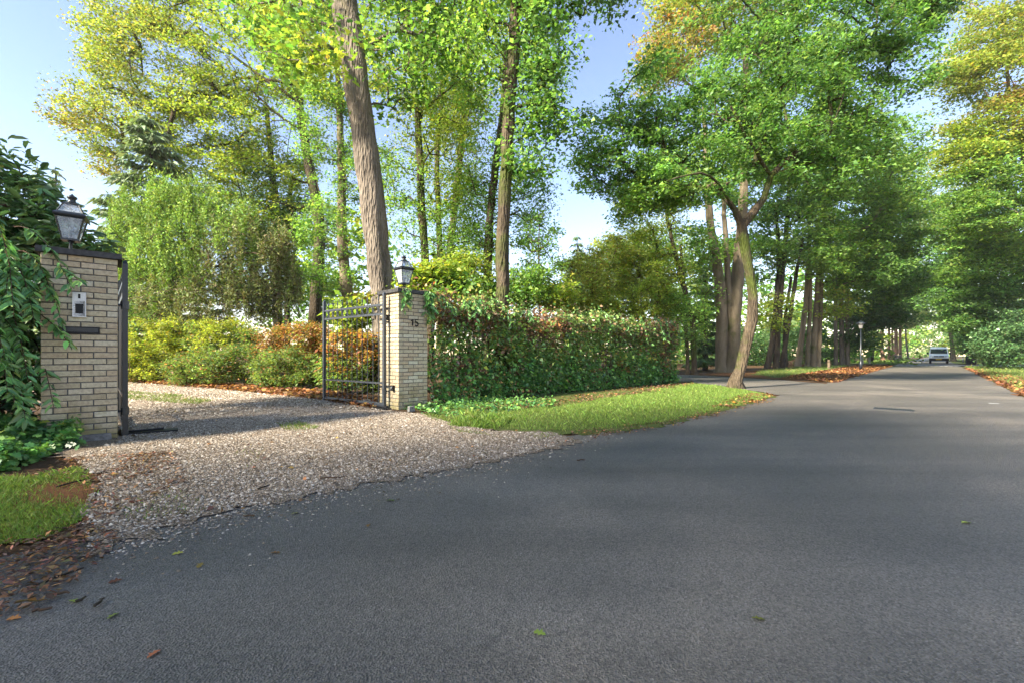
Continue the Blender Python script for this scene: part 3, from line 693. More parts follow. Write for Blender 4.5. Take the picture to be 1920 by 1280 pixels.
# ------------------------------------------------------------------ the two open gate leaves
def gate(label, hinge, end, arm_to, IRON=IRON):
    h = np.array(hinge); e = np.array(end); L = np.linalg.norm(e - h); rz = math.atan2((e - h)[1], (e - h)[0])
    root = empty('gate_leaf', (h[0], h[1], 0), rz); tag(root, label, 'gate')
    for x, z0, z1 in ((0, .0, 2.30), (L, .05, 2.30)):
        m = MB(); m.box((x, 0, (z0 + z1) / 2), (.029, .029, (z1 - z0) / 2)); po = m.build('post', IRON, root)
        m = MB(); m.lathe([(.041, 2.30), (.03, 2.325), (.0, 2.36)], (x, 0, 0), 4, math.pi / 4); m.build('post_cap', IRON, po)
    for z, r in ((2.10, .02), (1.91, .02), (.52, .018), (.10, .026)):
        m = MB(); m.box((L / 2, 0, z), (L / 2 - .034, .016, r)); m.build('rail', IRON, root)
    nb = 11
    m = MB(); m.tube([(0, 0, .10), (0, 0, 2.20)], .0085, 6); m.lathe([(.009, 2.19), (.017, 2.215), (.012, 2.25), (.0, 2.33)], n=6); bm_ = None
    xs = [L * (i + 1) / (nb + 1) for i in range(nb)]
    for x in xs:
        if bm_ is None: o = m.build('bar', IRON, root); bm_ = o.data
        else: o = link('bar', bm_, None, root)
        o.location = (x, 0, 0)
    rm = None
    for i in range(nb + 1):
        x = L * (i + .5) / (nb + 1)
        if rm is None:
            m = MB(); a = np.linspace(0, 2 * math.pi, 17); m.tube([(.078 * math.cos(t), 0, .078 * math.sin(t)) for t in a], .0105, 5); o = m.build('ring', IRON, root); rm = o.data
        else: o = link('ring', rm, None, root)
        o.location = (x, 0, 2.005)
    for z in (1.75, .35):
        m = MB(); v = np.array(arm_to) - h; c, s = math.cos(-rz), math.sin(-rz); lv = (v[0] * c - v[1] * s, v[0] * s + v[1] * c)
        m.tube([(0, 0, z), (lv[0], lv[1], z)], .016, 6); m.tube([(0, 0, z - .05), (0, 0, z + .05)], .045, 8); m.build('hinge', IRON, root)
    m = MB(); m.box((.28, 0, .045), (.27, .035, .03)); m.build('opener_arm', IRON, root)
    return root
RH = RC + N * .352 - D * .105
gate('open iron gate leaf hung on the house-number pillar', RH, (-4.39, 10.6), RC + N * .352 + D * .01)
LH = LC + FY * .11 + FX * .075
LE = LH + 2.3 * np.array((-.675, .738)) / np.linalg.norm((-.675, .738))
gate('open iron gate leaf seen edge-on beside the intercom pillar', LH, LE, LC + FY * .11 - FX * .01, BLACK)
for lab, c, rz in (('dark steel ground plate under the gate hinge of the house-number pillar', RH - D * .12, math.atan2(N[1], N[0])), ('dark steel ground plate and bolt lying by the intercom pillar gate', LH + FX * .28 + FY * .1, math.atan2(FX[1], FX[0]) - .1)):
    root = empty('ground_plate', (c[0], c[1], .02), rz); tag(root, lab, 'steel plate')
    m = MB(); m.box((0, 0, .012), (.30, .10, .013)); m.build('plate', SHADE, root)
    m = MB(); m.tube([(-.24, -.03, .04), (.12, -.03, .045), (.14, -.03, .05)], .016, 6); m.build('bolt', SHADE, root)

# ------------------------------------------------------------------ hedge beside the house-number pillar
HA, HB = np.array((-1.62, 9.98)), np.array((6.25, 17.25)); HL = np.linalg.norm(HB - HA); HD = (HB - HA) / HL; HNrm = np.array((-HD[1], HD[0]))
def hedge():
    root = empty('hedge', (HA[0], HA[1], 0), math.atan2(HD[1], HD[0])); tag(root, 'tall leafy hedge with brown twiggy top running from the house-number pillar', 'hedge')
    TH = 1.25
    def top(x): return 2.16 + .12 * np.sin(x * 1.3) + .09 * np.sin(x * 3.1 + 1) + .05 * np.sin(x * 7.7) - .02 * x
    # stems
    VV, QQ, b = [], [], 0
    for i in range(150):
        x = rng.uniform(.05, HL - .1); y = rng.uniform(.2, TH - .2); h = float(top(x)) * rng.uniform(.75, 1.02); k = 6
        P = np.stack((x + np.cumsum(rng.normal(0, .06, k)), y + np.cumsum(rng.normal(0, .05, k)), np.linspace(-.05, h, k)), 1)
        V, Q = tube_np(P, np.linspace(rng.uniform(.012, .03), .006, k), 5); VV.append(V); QQ.append(Q + b); b += len(V)
    link('stems', np_mesh('stems', np.vstack(VV), np.vstack(QQ), smooth=True), TWIG, root)
    VV, QQ, b = [], [], 0
    for i in range(2600):      # tangle of bare twigs, thicker near the top
        x = rng.uniform(.0, HL); z = float(top(x)) - abs(rng.normal(0, .45)); y = rng.uniform(-.06, TH); z = max(z, .2)
        d = rng.normal(0, 1, 3); d[2] = abs(d[2]) * .6 - .1; d = d / np.linalg.norm(d) * rng.uniform(.15, .5)
        P = np.stack([np.array((x, y, z)) + d * t + np.array((0, 0, -.1)) * t * t for t in (0, .5, 1)])
        V, Q = tube_np(P, np.array((.006, .0045, .003)), 3); VV.append(V); QQ.append(Q + b); b += len(V)
    o = link('dry_twigs', np_mesh('dry_twigs', np.vstack(VV), np.vstack(QQ)), TWIG, root); o['kind'] = 'stuff'
    # foliage in clumps on the skin of the hedge
    pts, cl = [], []
    for i in range(1500):
        x = rng.uniform(-.02, HL); t = float(top(x)); r = rng.random()
        if r < .52: z = t * rng.random() ** .9; y = .02 + abs(rng.normal(0, .14)); kind = 'f'
        elif r < .74: z = t + rng.normal(0, .12); y = rng.uniform(0, TH); kind = 't'
        elif r < .82: x = HL - abs(rng.normal(0, .12)); z = t * rng.random(); y = rng.uniform(0, TH); kind = 'f'
        else: z = t * rng.random(); y = rng.uniform(.25, TH); kind = 'i'
        hole = math.sin(x * 2.1 + 1.0) * math.sin(z * 3.3 + x * .8)
        if kind == 'f' and hole > .45 and z > .6 and x < HL * .8 and rng.random() < .88: continue
        m = int(rng.uniform(20, 54)); s = rng.uniform(.09, .19)
        off = rng.normal(0, 1, (m, 3)) * np.array((s, s * .55, s)); q = np.array((x, y, z)) + off
        pal = 'hedgetop' if (kind == 't' or z > t - .45) and rng.random() < .7 else ('ivy' if z < .9 else 'hedge')
        if z > t - .55 and math.sin(x * 1.9 + .6) + math.sin(x * .7) > .5 and rng.random() < .6: pal = 'brown'
        elif kind == 'f' and z > .5 and rng.random() < .12: pal = 'brown'
        pts.append(q); cl.append(pick(pal, m) * np.exp(rng.normal(0, .2)))
    pts = np.vstack(pts); cl = np.vstack(cl); k = pts[:, 2] > .02; pts, cl = pts[k], cl[k]
    V, Q, rep = rand_leaves(pts, .085, .7, 'rhomb', .8, .35, out=np.array((0, -.5, -.15)))
    link('foliage', leaf_mesh('foliage', V, Q, rep, cl), LEAFG, root)
    # long shoots hanging over the pillar end
    VV, QQ, b = [], [], 0; lp, la = [], []
    for i in range(34):
        x = rng.uniform(-.75, 1.3) if i < 24 else rng.uniform(1, HL); y = rng.uniform(-.10, .1); L = rng.uniform(.3, 1.0)
        if x < 0: x = -abs(x) * .8; L *= .75
        t = np.linspace(0, 1, 8)[:, None]; z0 = 2.33 + rng.uniform(-.03, .12)
        P = np.array((x, y, z0)) + t * np.array((rng.normal(0, .12), -.32 - .1 * rng.random(), .05)) * np.minimum(1, t * 2) + np.array((0, 0, -L)) * t ** 1.6
        if i < 15:     # shoots trailing over the cap and down the numbered face of the pillar
            wpt = RC + D * (rng.uniform(.04, .24) if i % 3 == 0 else rng.uniform(.56, .74)) - N * rng.uniform(.06, .12) - HA; lx, ly = wpt @ HD, wpt @ HNrm; L = rng.uniform(.25, .95) * (.75 if i % 3 == 0 else 1); sw = rng.normal(0, .04)
            P = np.column_stack((lx + sw * t[:, 0] ** 2, ly + .35 * (1 - np.minimum(1, t[:, 0] * 3)), 2.44 - L * np.maximum(0, t[:, 0] - .2) ** 1.2 * 1.2))
        V, Q = tube_np(P, np.linspace(.007, .003, 8), 3); VV.append(V); QQ.append(Q + b); b += len(V)
        for j in range(int(14 + L * 22)):
            f = rng.random() * 7; k = min(6, int(f)); lp.append(P[k] + (P[k + 1] - P[k]) * (f - k)); la.append((rng.normal(0, .7), rng.normal(-.3, .4), -.7))
    link('hanging_shoots', np_mesh('hanging_shoots', np.vstack(VV), np.vstack(QQ)), TWIG, root)['kind'] = 'stuff'
    lp, la = np.array(lp), np.array(la); m = len(lp); L = .10 * np.exp(rng.normal(0, .25, m))
    V, Q, rep = leaf_verts(lp, la, np.array((0, -.6, .8)) + rng.normal(0, .5, (m, 3)), L, L * .42, 'ellipse')
    link('shoot_leaves', leaf_mesh('shoot_leaves', V, Q, rep, pick('vine', m)), LEAFG, root)
hedge()

# ------------------------------------------------------------------ planting round the left pillar
def vine():
    o0 = LO - FY * .12 - FX * .50; rz = math.atan2(FX[1], FX[0]); root = empty('climbing_shrub', (o0[0], o0[1], 0), rz)
    tag(root, 'overhanging shrub with long pointed leaves covering the side of the intercom pillar', 'shrub')
    VV, QQ, b = [], [], 0; lp, la, ln = [], [], []
    for i in range(150):
        x0 = rng.uniform(-1.6, .35); y0 = rng.uniform(.05, .9); zt = 2.40 - .14 * abs(x0) + rng.normal(0, .14)
        r = rng.random(); zs = zt * (1 - r * r * .72)
        k = 9; t = np.linspace(0, 1, k)[:, None]
        outx = rng.uniform(-.15, .56) * (1.0 if zs > 1.3 else .45); L = rng.uniform(.35, 1.05)
        P = np.array((x0, y0, zs)) + t * np.array((outx, -y0 - rng.uniform(.02, .36), .12)) + np.array((0, 0, -L)) * t ** 2
        P[:, 2] = np.maximum(P[:, 2], .1)
        V, Q = tube_np(P, np.linspace(.009, .003, k), 4); VV.append(V); QQ.append(Q + b); b += len(V)
        dr = P[-1] - P[0]
        for j in range(int(30 + 36 * L)):
            f = rng.uniform(1.5, k - 1.01); q = int(f); c = P[q] + (P[q + 1] - P[q]) * (f - q); s = 1 if j % 2 else -1
            tg = P[q + 1] - P[q]; tg /= np.linalg.norm(tg) + 1e-9
            sd = np.cross(tg, (0, 0, 1)); sd /= np.linalg.norm(sd) + 1e-9
            lp.append(c); la.append(tg * .55 + sd * s * .8 + np.array((0, -.15, -.35)) + rng.normal(0, .2, 3)); ln.append((0, -.45, .9))
    for i in range(26):   # woody stems
        x0 = rng.uniform(-1.5, .1); y0 = rng.uniform(.3, .9); k = 6
        P = np.stack((x0 + np.cumsum(rng.normal(0, .09, k)), y0 + np.cumsum(rng.normal(0, .06, k)), np.linspace(-.05, rng.uniform(1.6, 2.5), k)), 1)
        V, Q = tube_np(P, np.linspace(.02, .008, k), 5); VV.append(V); QQ.append(Q + b); b += len(V)
    link('stems', np_mesh('stems', np.vstack(VV), np.vstack(QQ), smooth=True), TWIG, root)
    lp, la, ln = map(np.array, (lp, la, ln)); m = len(lp); L = .112 * np.exp(rng.normal(0, .25, m))
    V, Q, rep = leaf_verts(lp, la, ln + rng.normal(0, .35, (m, 3)), L, L * .34, 'ellipse', .14)
    link('foliage', leaf_mesh('foliage', V, Q, rep, pick('vine', m)), LEAFG, root)
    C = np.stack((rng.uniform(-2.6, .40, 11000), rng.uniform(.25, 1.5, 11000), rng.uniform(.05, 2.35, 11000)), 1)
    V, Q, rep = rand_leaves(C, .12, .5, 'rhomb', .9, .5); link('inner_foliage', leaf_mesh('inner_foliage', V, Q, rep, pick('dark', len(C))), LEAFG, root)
vine()
bush('laurel_bush', 'dark evergreen bush with large glossy leaves rising behind the intercom-pillar lantern', 'bush', 7.6, [(20, 400, 95, 95, 'laurel', 5), (95, 450, 65, 40, 'laurel', 2), (-90, 380, 120, 160, 'laurel', 3), (170, 470, 40, 14, 'laurel', .5)], 5200, .16, 150, .28, .75, base=-10, mat=LEAFG, ratio=.36, shape='ellipse', droop=.1, tilt=.5)
def ground_ivy(name, label, poly, n, hmax, size, pal='ivy', mat=LEAFG, shape='rhomb'):
    p = sample_poly(poly, n); h = rng.random(n) ** 1.3 * hmax * (.55 + .45 * noise2(p, 2.2, 3.)); h = np.abs(h) + .015
    V, Q, rep = rand_leaves(np.column_stack((p, h)), size, .9, shape, .55, .25)
    o = link(name, leaf_mesh(name, V, Q, rep, pick(pal, n)), mat); tag(o, label, 'ivy' if 'ivy' in name else name.split('_')[-1], kind='stuff'); return o
IVY = [g(-90, 860), g(-20, 895), g(60, 868), g(115, 842), g(150, 846), g(140, 826), tuple(LO - FY * .02 + FX * .35), tuple(LO - FY * .02), (-7.4, 5.6)]
ground_ivy('ivy', 'dark green ivy creeping over the ground at the foot of the intercom pillar', IVY, 6000, .42, .07, shape='lobed')
IVR = [g(775, 772), g(830, 782), g(930, 775), g(1040, 765), g(1040, 755), (-.4, 10.9), tuple(RC + D * .3 - N * .02), tuple(RC + D * .1 - N * .02)]
ground_ivy('ivy', 'ivy and weeds at the foot of the hedge by the house-number pillar', IVR, 1900, .24, .055)

# ------------------------------------------------------------------ trees and shrubs inside the garden
tree('beech_tree', 'slender beech with yellow-green crown reaching out over the garden conifers', 'tree', 25.5,
     [[(592, 722, 28), (590, 600, 25), (598, 430, 22), (578, 300, 20), (562, 200, 17), (563, 110, 13), (575, -60, 9)]],
     [(450, 90, 150, 110, 'lime', 5), (300, 130, 130, 90, 'yellow', 4), (235, 205, 120, 55, 'yellow', 2), (150, 222, 62, 22, 'gold', .7), (190, 270, 55, 22, 'yellow', .6), (215, 90, 50, 40, 'yellow', .8), (240, 20, 70, 40, 'yellow', 1.2), (390, 250, 120, 80, 'lime', 3), (470, 360, 90, 80, 'lime', 2.2), (430, -60, 230, 100, 'lime', 4), (520, 420, 50, 50, 'green', .7, 3), (540, 60, 70, 60, 'lime', 1.2), (200, 310, 30, 18, 'gold', .3)],
     48000, .185, 560, .68, .3, limbs=[[(560, 190, 8), (520, 165, 7), (470, 130, 6), (410, 85, 5), (370, 50, 4)], [(558, 160, 7), (500, 150, 6), (440, 150, 5), (400, 190, 3)], [(578, 250, 6), (520, 215, 5), (450, 150, 4), (390, 110, 3)]], bark=BARK_OAK, minz=5)
conifer('spruce', 'grey-green spruce standing behind the feathery yew bush', 22.5, 283, 215, 98, 24000, 'sprucel', .34, ragged=.35, pw=.5)
bush('yew_bush', 'broad feathery yellow-green yew bush between the gate leaves', 'bush', 19.5, [(300, 450, 90, 90, 'yew', 3, .5), (380, 470, 110, 90, 'yew', 4), (460, 500, 90, 80, 'yewbrown', 2.5), (270, 540, 60, 70, 'yew', 1.2), (300, 370, 22, 34, 'yew', .5), (335, 385, 26, 34, 'yew', .5), (372, 380, 22, 36, 'yew', .4), (420, 405, 30, 34, 'yew', .5), (470, 430, 26, 34, 'yew', .4), (250, 430, 22, 44, 'yew', .4), (525, 470, 22, 34, 'yewbrown', .4), (520, 540, 45, 60, 'yewbrown', 1), (400, 570, 120, 40, 'yewbrown', 2)], 56000, .155, 620, .15, 4.2, base=400, nst=14, mat=NEEDLE, ratio=.38, tilt=1.0, droop=-.9, shell=.6)
bush('azalea_bush', 'bright yellow-green azalea bush at the edge of the gravel by the edge-on gate leaf', 'bush', 17.6, [(285, 650, 62, 55, 'azalea', 3), (250, 670, 40, 45, 'azalea', 1.5), (330, 640, 40, 45, 'azalea', 1.5), (290, 700, 60, 14, 'azalea', .8)], 12000, .11, 130, .26, .6)
bush('azalea_bush', 'olive yellow azalea bush under the yew between green and yellow shrubs', 'bush', 17.2, [(420, 635, 55, 38, 'azalea', 2), (460, 640, 30, 30, 'pieris', 1), (380, 640, 30, 40, 'pieris', 1)], 8000, .105, 90, .25, .6)
bush('pieris_bush', 'low green shrub with reddish shoots spreading along the gravel', 'bush', 15.6, [(400, 690, 62, 34, 'pieris', 2.4), (460, 680, 50, 36, 'pieris', 2), (345, 695, 36, 26, 'pieris', 1)], 10000, .11, 120, .24, .55, ratio=.4)
bush('pieris_bush', 'low green and red shrub below the orange bush on the gravel edge', 'bush', 14.2, [(535, 690, 52, 40, 'pieris', 2), (580, 700, 40, 35, 'pieris', 1.4), (500, 690, 30, 36, 'pieris', 1)], 8500, .105, 110, .22, .55, ratio=.4)
bush('autumn_bush', 'rusty orange autumn bush beside the free end of the open gate leaf', 'bush', 15.2, [(560, 635, 50, 34, 'rust', 2), (520, 640, 36, 28, 'rust', 1), (600, 640, 28, 36, 'rust', 1), (560, 670, 55, 30, 'rust', 1.4)], 9500, .105, 110, .24, .6, ratio=.45)
bush('autumn_bush', 'orange and green autumn bush seen through the bars of the open gate leaf', 'bush', 12.7, [(655, 660, 45, 36, 'rust', 2), (640, 695, 48, 30, 'pieris', 2), (690, 655, 36, 40, 'rust', 1.4), (700, 700, 34, 34, 'pieris', 1)], 9500, .10, 110, .2, .6, ratio=.45)
bush('sapling', 'young yellow-green sapling with broad leaves behind the open gate leaf', 'sapling', 13.4, [(650, 600, 34, 32, 'lime', 2), (665, 575, 44, 18, 'lime', 1), (720, 560, 30, 12, 'gold', .6)], 1500, .16, 40, .25, .5, ratio=.6)
tree('forked_tree', 'dark-stemmed forked tree behind the yew bush', 'tree', 29, [[(522, 640, 20), (520, 500, 18), (516, 380, 15), (508, 300, 12), (500, 200, 8)], [(540, 640, 12), (538, 450, 11), (548, 330, 8)]],
     [(480, 380, 100, 90, 'green', 2), (430, 320, 80, 70, 'lime', 1.5), (560, 440, 70, 90, 'green', 2), (520, 250, 110, 100, 'lime', 2), (600, 560, 60, 50, 'green', 1)], 18000, .21, 180, .75, .45, bark=BARK_DARK, minz=4)
tree('beech_tree', 'mossy straight beech between the slender beech and the thick pale trunk', 'tree', 23, [[(655, 600, 24), (648, 530, 23), (641, 420, 20), (640, 300, 16), (634, 160, 11), (628, 40, 8), (626, -80, 6)]],
     [(610, 240, 70, 90, 'green', 2), (650, 130, 90, 90, 'lime', 2.5), (590, 60, 110, 90, 'lime', 2.5), (690, 330, 60, 80, 'green', 1.6), (640, -60, 160, 90, 'green', 2.5), (620, 430, 70, 60, 'green', 1.4), (610, 520, 60, 40, 'green', 1)], 20000, .17, 200, .62, .4, bark=BARK_BEECH, minz=4.5)
tree('red_oak', 'thick leaning pale trunk of a tall oak behind the house-number pillar', 'tree', 13.2, [[(722, 640, 54), (716, 540, 51), (704, 430, 49), (690, 320, 50), (676, 200, 51), (660, 90, 54), (645, 0, 55), (632, -120, 50), (620, -260, 40)]],
     [(540, 70, 80, 60, 'green', 1.3, -1.5), (500, 0, 110, 60, 'green', 1.6), (760, 70, 90, 80, 'green', 1.6), (840, 60, 80, 80, 'oak', 1.2), (600, -120, 220, 110, 'green', 4), (790, -90, 180, 100, 'oak', 3), (760, 170, 50, 40, 'green', .7), (585, 110, 40, 50, 'lime', .6, -2)], 6500, .165, 190, .6, .5, limbs=[[(668, 100, 12), (740, 60, 9), (800, 30, 6)], [(655, 60, 12), (590, 40, 9), (520, 20, 6)]], bark=BARK_PALE, shape='lobed', ratio=.75, minz=7, sides=18)
tree('oak_tree', 'tall straight brown trunk of an oak rising out of the hedge', 'tree', 12.6, [[(938, 640, 30), (940, 560, 28), (944, 430, 27), (949, 300, 26), (957, 170, 25), (966, 50, 23), (970, -60, 20), (974, -200, 14)]],
     [(1010, 80, 60, 80, 'oak', 2), (1000, 190, 55, 60, 'oak', 1.2), (1030, 215, 40, 40, 'oak', .8), (900, -60, 150, 80, 'green', 3), (1040, -40, 120, 70, 'oak', 2.5), (1110, 2, 70, 14, 'dark', .6), (985, 290, 50, 60, 'oak', 1), (890, 90, 60, 70, 'green', 1.2)], 13500, .115, 190, .42, .55, limbs=[[(955, 205, 8), (990, 196, 6), (1040, 198, 4), (1066, 205, 2)]], bark=BARK_OAK, minz=5.5, sides=16)
tree('garden_tree', 'slim crooked tree forking high up between the two tallest oak trunks', 'tree', 17, [[(806, 600, 19), (800, 520, 18), (791, 400, 16), (785, 260, 14), (778, 180, 11), (772, 120, 8), (760, 20, 6)]],
     [(780, 120, 90, 80, 'lime', 2), (800, 250, 70, 80, 'lime', 1.6), (760, 330, 60, 70, 'green', 1.2), (790, 10, 120, 80, 'green', 2), (850, 180, 60, 60, 'green', 1.2), (800, 430, 60, 60, 'green', 1)], 9500, .13, 150, .55, .45, limbs=[[(785, 240, 7), (803, 120, 6), (806, 40, 4)], [(780, 215, 5), (840, 170, 4), (900, 130, 3)]], bark=BARK_OAK, minz=4)
tree('garden_tree', 'thin straight stem with small green crown beside the crooked forking tree', 'tree', 20, [[(826, 600, 14), (824, 480, 13), (820, 320, 11), (828, 180, 8), (832, 80, 5)]],
     [(840, 300, 60, 90, 'lime', 2), (830, 150, 80, 90, 'lime', 2), (840, 430, 60, 60, 'green', 1.5)], 7000, .15, 100, .6, .5, bark=BARK_OAK, minz=3.5)
tree('garden_tree', 'leaning thin mossy stem between the forking tree and the hedge oak', 'tree', 21.5, [[(826, 600, 16), (846, 450, 15), (862, 300, 13), (872, 180, 10), (880, 70, 7)]],
     [(880, 240, 70, 80, 'lime', 2), (890, 110, 80, 90, 'lime', 2), (890, 380, 50, 70, 'green', 1.2), (870, 470, 60, 50, 'green', 1)], 8000, .15, 110, .62, .5, bark=BARK_BEECH, minz=3.5)
tree('garden_tree', 'mossy dark stem close behind the oak in the hedge', 'tree', 18.5, [[(912, 600, 20), (916, 450, 18), (928, 320, 16), (943, 200, 14), (950, 80, 10)]],
     [(940, 420, 60, 60, 'oak', 1.5), (985, 370, 55, 60, 'oak', 1.3), (960, 60, 90, 90, 'green', 2), (1000, 140, 60, 70, 'oak', 1.3), (890, 320, 40, 70, 'green', 1), (970, 300, 50, 60, 'oak', 1)], 9000, .135, 130, .52, .5, bark=BARK_OAK, minz=3.5)
tree('sapling', 'thin open sapling rising above the middle of the hedge', 'sapling', 15.5, [[(1012, 620, 4), (1010, 500, 3), (1012, 400, 1.6)]], [(1010, 440, 36, 46, 'oak', 2), (1015, 500, 40, 36, 'green', 1.5)], 1500, .12, 46, .3, .6, bark=TWIG, minz=1.5)
US = [('leafy yellow-green shrub just behind the house-number pillar lantern', 12.4, [(815, 530, 40, 40, 'lime', 2), (780, 540, 28, 34, 'lime', 1), (850, 545, 40, 30, 'green', 1.2)], 5500, .12),
      ('loose bright shrub behind the hedge between the lantern shrub and the oak trunk', 14.5, [(880, 520, 48, 46, 'lime', 2), (910, 555, 40, 26, 'green', 1)], 5000, .12),
      ('green shrub behind the hedge between the oak trunk and the thin sapling', 14.8, [(990, 540, 50, 40, 'green', 2), (1040, 550, 40, 30, 'lime', 1)], 5500, .12),
      ('pale yellow-green shrub behind the middle of the hedge', 18.5, [(1090, 530, 55, 55, 'yellow', 2), (1060, 570, 40, 30, 'lime', 1), (1120, 570, 40, 30, 'lime', 1)], 8000, .13),
      ('bright yellow-green shrub rising over the far end of the hedge', 19.5, [(1215, 565, 50, 46, 'lime', 2), (1170, 585, 40, 30, 'lime', 1), (1255, 585, 34, 36, 'green', 1)], 8000, .13),
      ('tall pale shrub behind the thin open sapling', 24, [(1150, 500, 60, 60, 'yellow', 2), (1200, 520, 50, 50, 'lime', 1.5), (1110, 560, 60, 40, 'lime', 1)], 9000, .16)]
for lb, Y, cr, n, lf in US: bush('garden_shrub', lb, 'shrub', Y, cr, n, lf, max(60, n // 60), .3, .55)
tree('garden_tree', 'broad pale green tree far behind the hedge under open sky', 'tree', 42, [[(1190, 660, 12), (1185, 560, 10), (1180, 480, 6)]], [(1180, 490, 60, 50, 'haze', 2), (1240, 470, 70, 60, 'haze', 2), (1120, 520, 60, 50, 'haze', 2), (1150, 470, 40, 30, 'yellow', 1), (1100, 500, 40, 30, 'haze', 1)], 9000, .30, 120, 1.0, .5, bark=BARK_DARK, minz=2)
conifer('spruce', 'small dark conifer tip in the gap of open sky above the hedge', 40, 1082, 440, 34, 3500, 'spruce', .4)
conifer('spruce', 'hazy conifer with a broad top behind the intercom-pillar lantern', 44, 70, 308, 36, 3500, 'sprucel', .45)
conifer('spruce', 'hazy thin conifer beside the broader one behind the intercom-pillar lantern', 42, 104, 312, 30, 3000, 'sprucel', .42, ragged=.5)

# ------------------------------------------------------------------ the oak on the verge and the wood along the street
tree('oak_tree', 'crooked small oak with mossy trunk standing on the grass verge', 'tree', 14.6,
     [[(1381, 729, 23), (1388, 690, 21), (1397, 645, 21), (1409, 600, 21), (1413, 555, 20), (1405, 510, 19), (1396, 465, 19), (1391, 425, 20)]],
     [(1170, 270, 95, 80, 'oak', 2.0), (1120, 320, 55, 55, 'oak', .9), (1250, 190, 100, 80, 'oak', 2), (1330, 250, 110, 90, 'oak', 2.2), (1420, 150, 120, 100, 'oak', 2.4), (1540, 70, 120, 80, 'oak', 2.2), (1670, 45, 95, 45, 'oak', 1.5), (1740, 20, 45, 25, 'dark', .5), (1620, 150, 80, 80, 'oak', 1.3), (1520, 230, 110, 80, 'oak', 1.8), (1300, 335, 110, 45, 'oak', 1.4), (1220, 360, 70, 36, 'green', 1), (1480, 290, 80, 45, 'oak', 1), (1440, -40, 180, 60, 'oak', 2), (1600, 280, 80, 60, 'oak', 1), (1160, 385, 50, 26, 'green', .5), (1560, 330, 70, 34, 'oak', .7), (1690, 130, 60, 60, 'oak', .8)],
     39000, .15, 400, .44, .42,
     limbs=[[(1391, 425, 20), (1412, 400, 17), (1432, 372, 14), (1446, 330, 12), (1490, 288, 10), (1530, 255, 9), (1562, 236, 8), (1556, 190, 7), (1551, 140, 6), (1580, 100, 5), (1640, 60, 3)],
            [(1391, 425, 16), (1378, 395, 13), (1362, 375, 11), (1330, 350, 8), (1290, 320, 6), (1250, 290, 4)], [(1446, 330, 8), (1400, 260, 6, -1), (1370, 200, 4, -1.5)], [(1490, 288, 6), (1470, 200, 5, 1), (1450, 120, 3, 1.5)], [(1378, 395, 6), (1330, 330, 5, -1.5), (1250, 340, 3, -2.5)]],
     bark=BARK_OAK, minz=3.6, sides=16)
tree('beech_tree', 'massive double-stemmed grey beech behind the crooked small oak', 'tree', 28,
     [[(1352, 692, 24), (1353, 600, 23), (1346, 510, 20), (1332, 420, 16), (1325, 330, 12), (1320, 200, 8)], [(1371, 692, 34), (1376, 600, 29), (1384, 500, 24), (1392, 400, 18), (1396, 250, 13), (1400, 60, 9)]],
     [(1265, 90, 70, 60, 'redtip', 1.2), (1240, 130, 50, 40, 'gold', .8), (1320, 40, 90, 70, 'yellow', 1.8), (1400, 20, 110, 70, 'yellow', 2), (1480, 50, 90, 70, 'green', 1.6), (1280, 470, 70, 50, 'green', 1.2), (1340, 300, 110, 90, 'green', 2), (1440, 250, 100, 90, 'green', 2), (1290, 560, 45, 45, 'green', .7), (1360, -50, 160, 70, 'yellow', 2)], 26000, .25, 270, .9, .32, bark=BARK_BEECH, minz=5, sides=14, limbs=[[(1374, 630, 16), (1367, 560, 14), (1362, 470, 12), (1356, 360, 8)]])
tree('woodland_tree', 'pair of thin leaning stems beyond the far end of the hedge', 'tree', 25, [[(1302, 690, 12), (1297, 600, 11), (1280, 530, 10), (1262, 460, 8), (1245, 380, 5)], [(1290, 690, 8), (1284, 560, 7), (1276, 460, 5)]],
     [(1220, 400, 70, 60, 'lime', 1.5), (1260, 330, 70, 60, 'green', 1.5), (1200, 470, 60, 40, 'lime', 1.2), (1290, 600, 40, 50, 'green', 1), (1230, 510, 60, 40, 'lime', 1.2)], 13000, .16, 150, .65, .45, bark=BARK_OAK, minz=3)
conifer('spruce', 'dark drooping spruce beside the massive double-stemmed beech', 31, 1322, 470, 34, 7000, 'spruce', .34)
tree('beech_clump', 'clump of dark curved beech stems between the crooked small oak and the leaf-strewn verge', 'tree', 35,
     [[(1440, 690, 13), (1448, 640, 12), (1456, 560, 10), (1460, 470, 9), (1452, 380, 6)], [(1455, 690, 15), (1460, 600, 13), (1468, 500, 11), (1476, 420, 9), (1480, 330, 6)], [(1466, 690, 11), (1480, 600, 9), (1494, 510, 8), (1506, 450, 6)], [(1474, 690, 8), (1472, 600, 7), (1484, 520, 6)]],
     [(1500, 420, 90, 40, 'green', 2), (1460, 370, 100, 50, 'oak', 2), (1520, 330, 100, 60, 'green', 2), (1450, 590, 36, 30, 'lime', .4), (1490, 250, 120, 60, 'green', 2), (1540, 490, 60, 30, 'green', 1.2), (1480, 130, 100, 70, 'green', 2), (1400, 470, 60, 30, 'green', 1.2), (1430, 510, 40, 20, 'green', .5)], 24000, .29, 250, 1.0, .36, bark=BARK_DARK, minz=4)
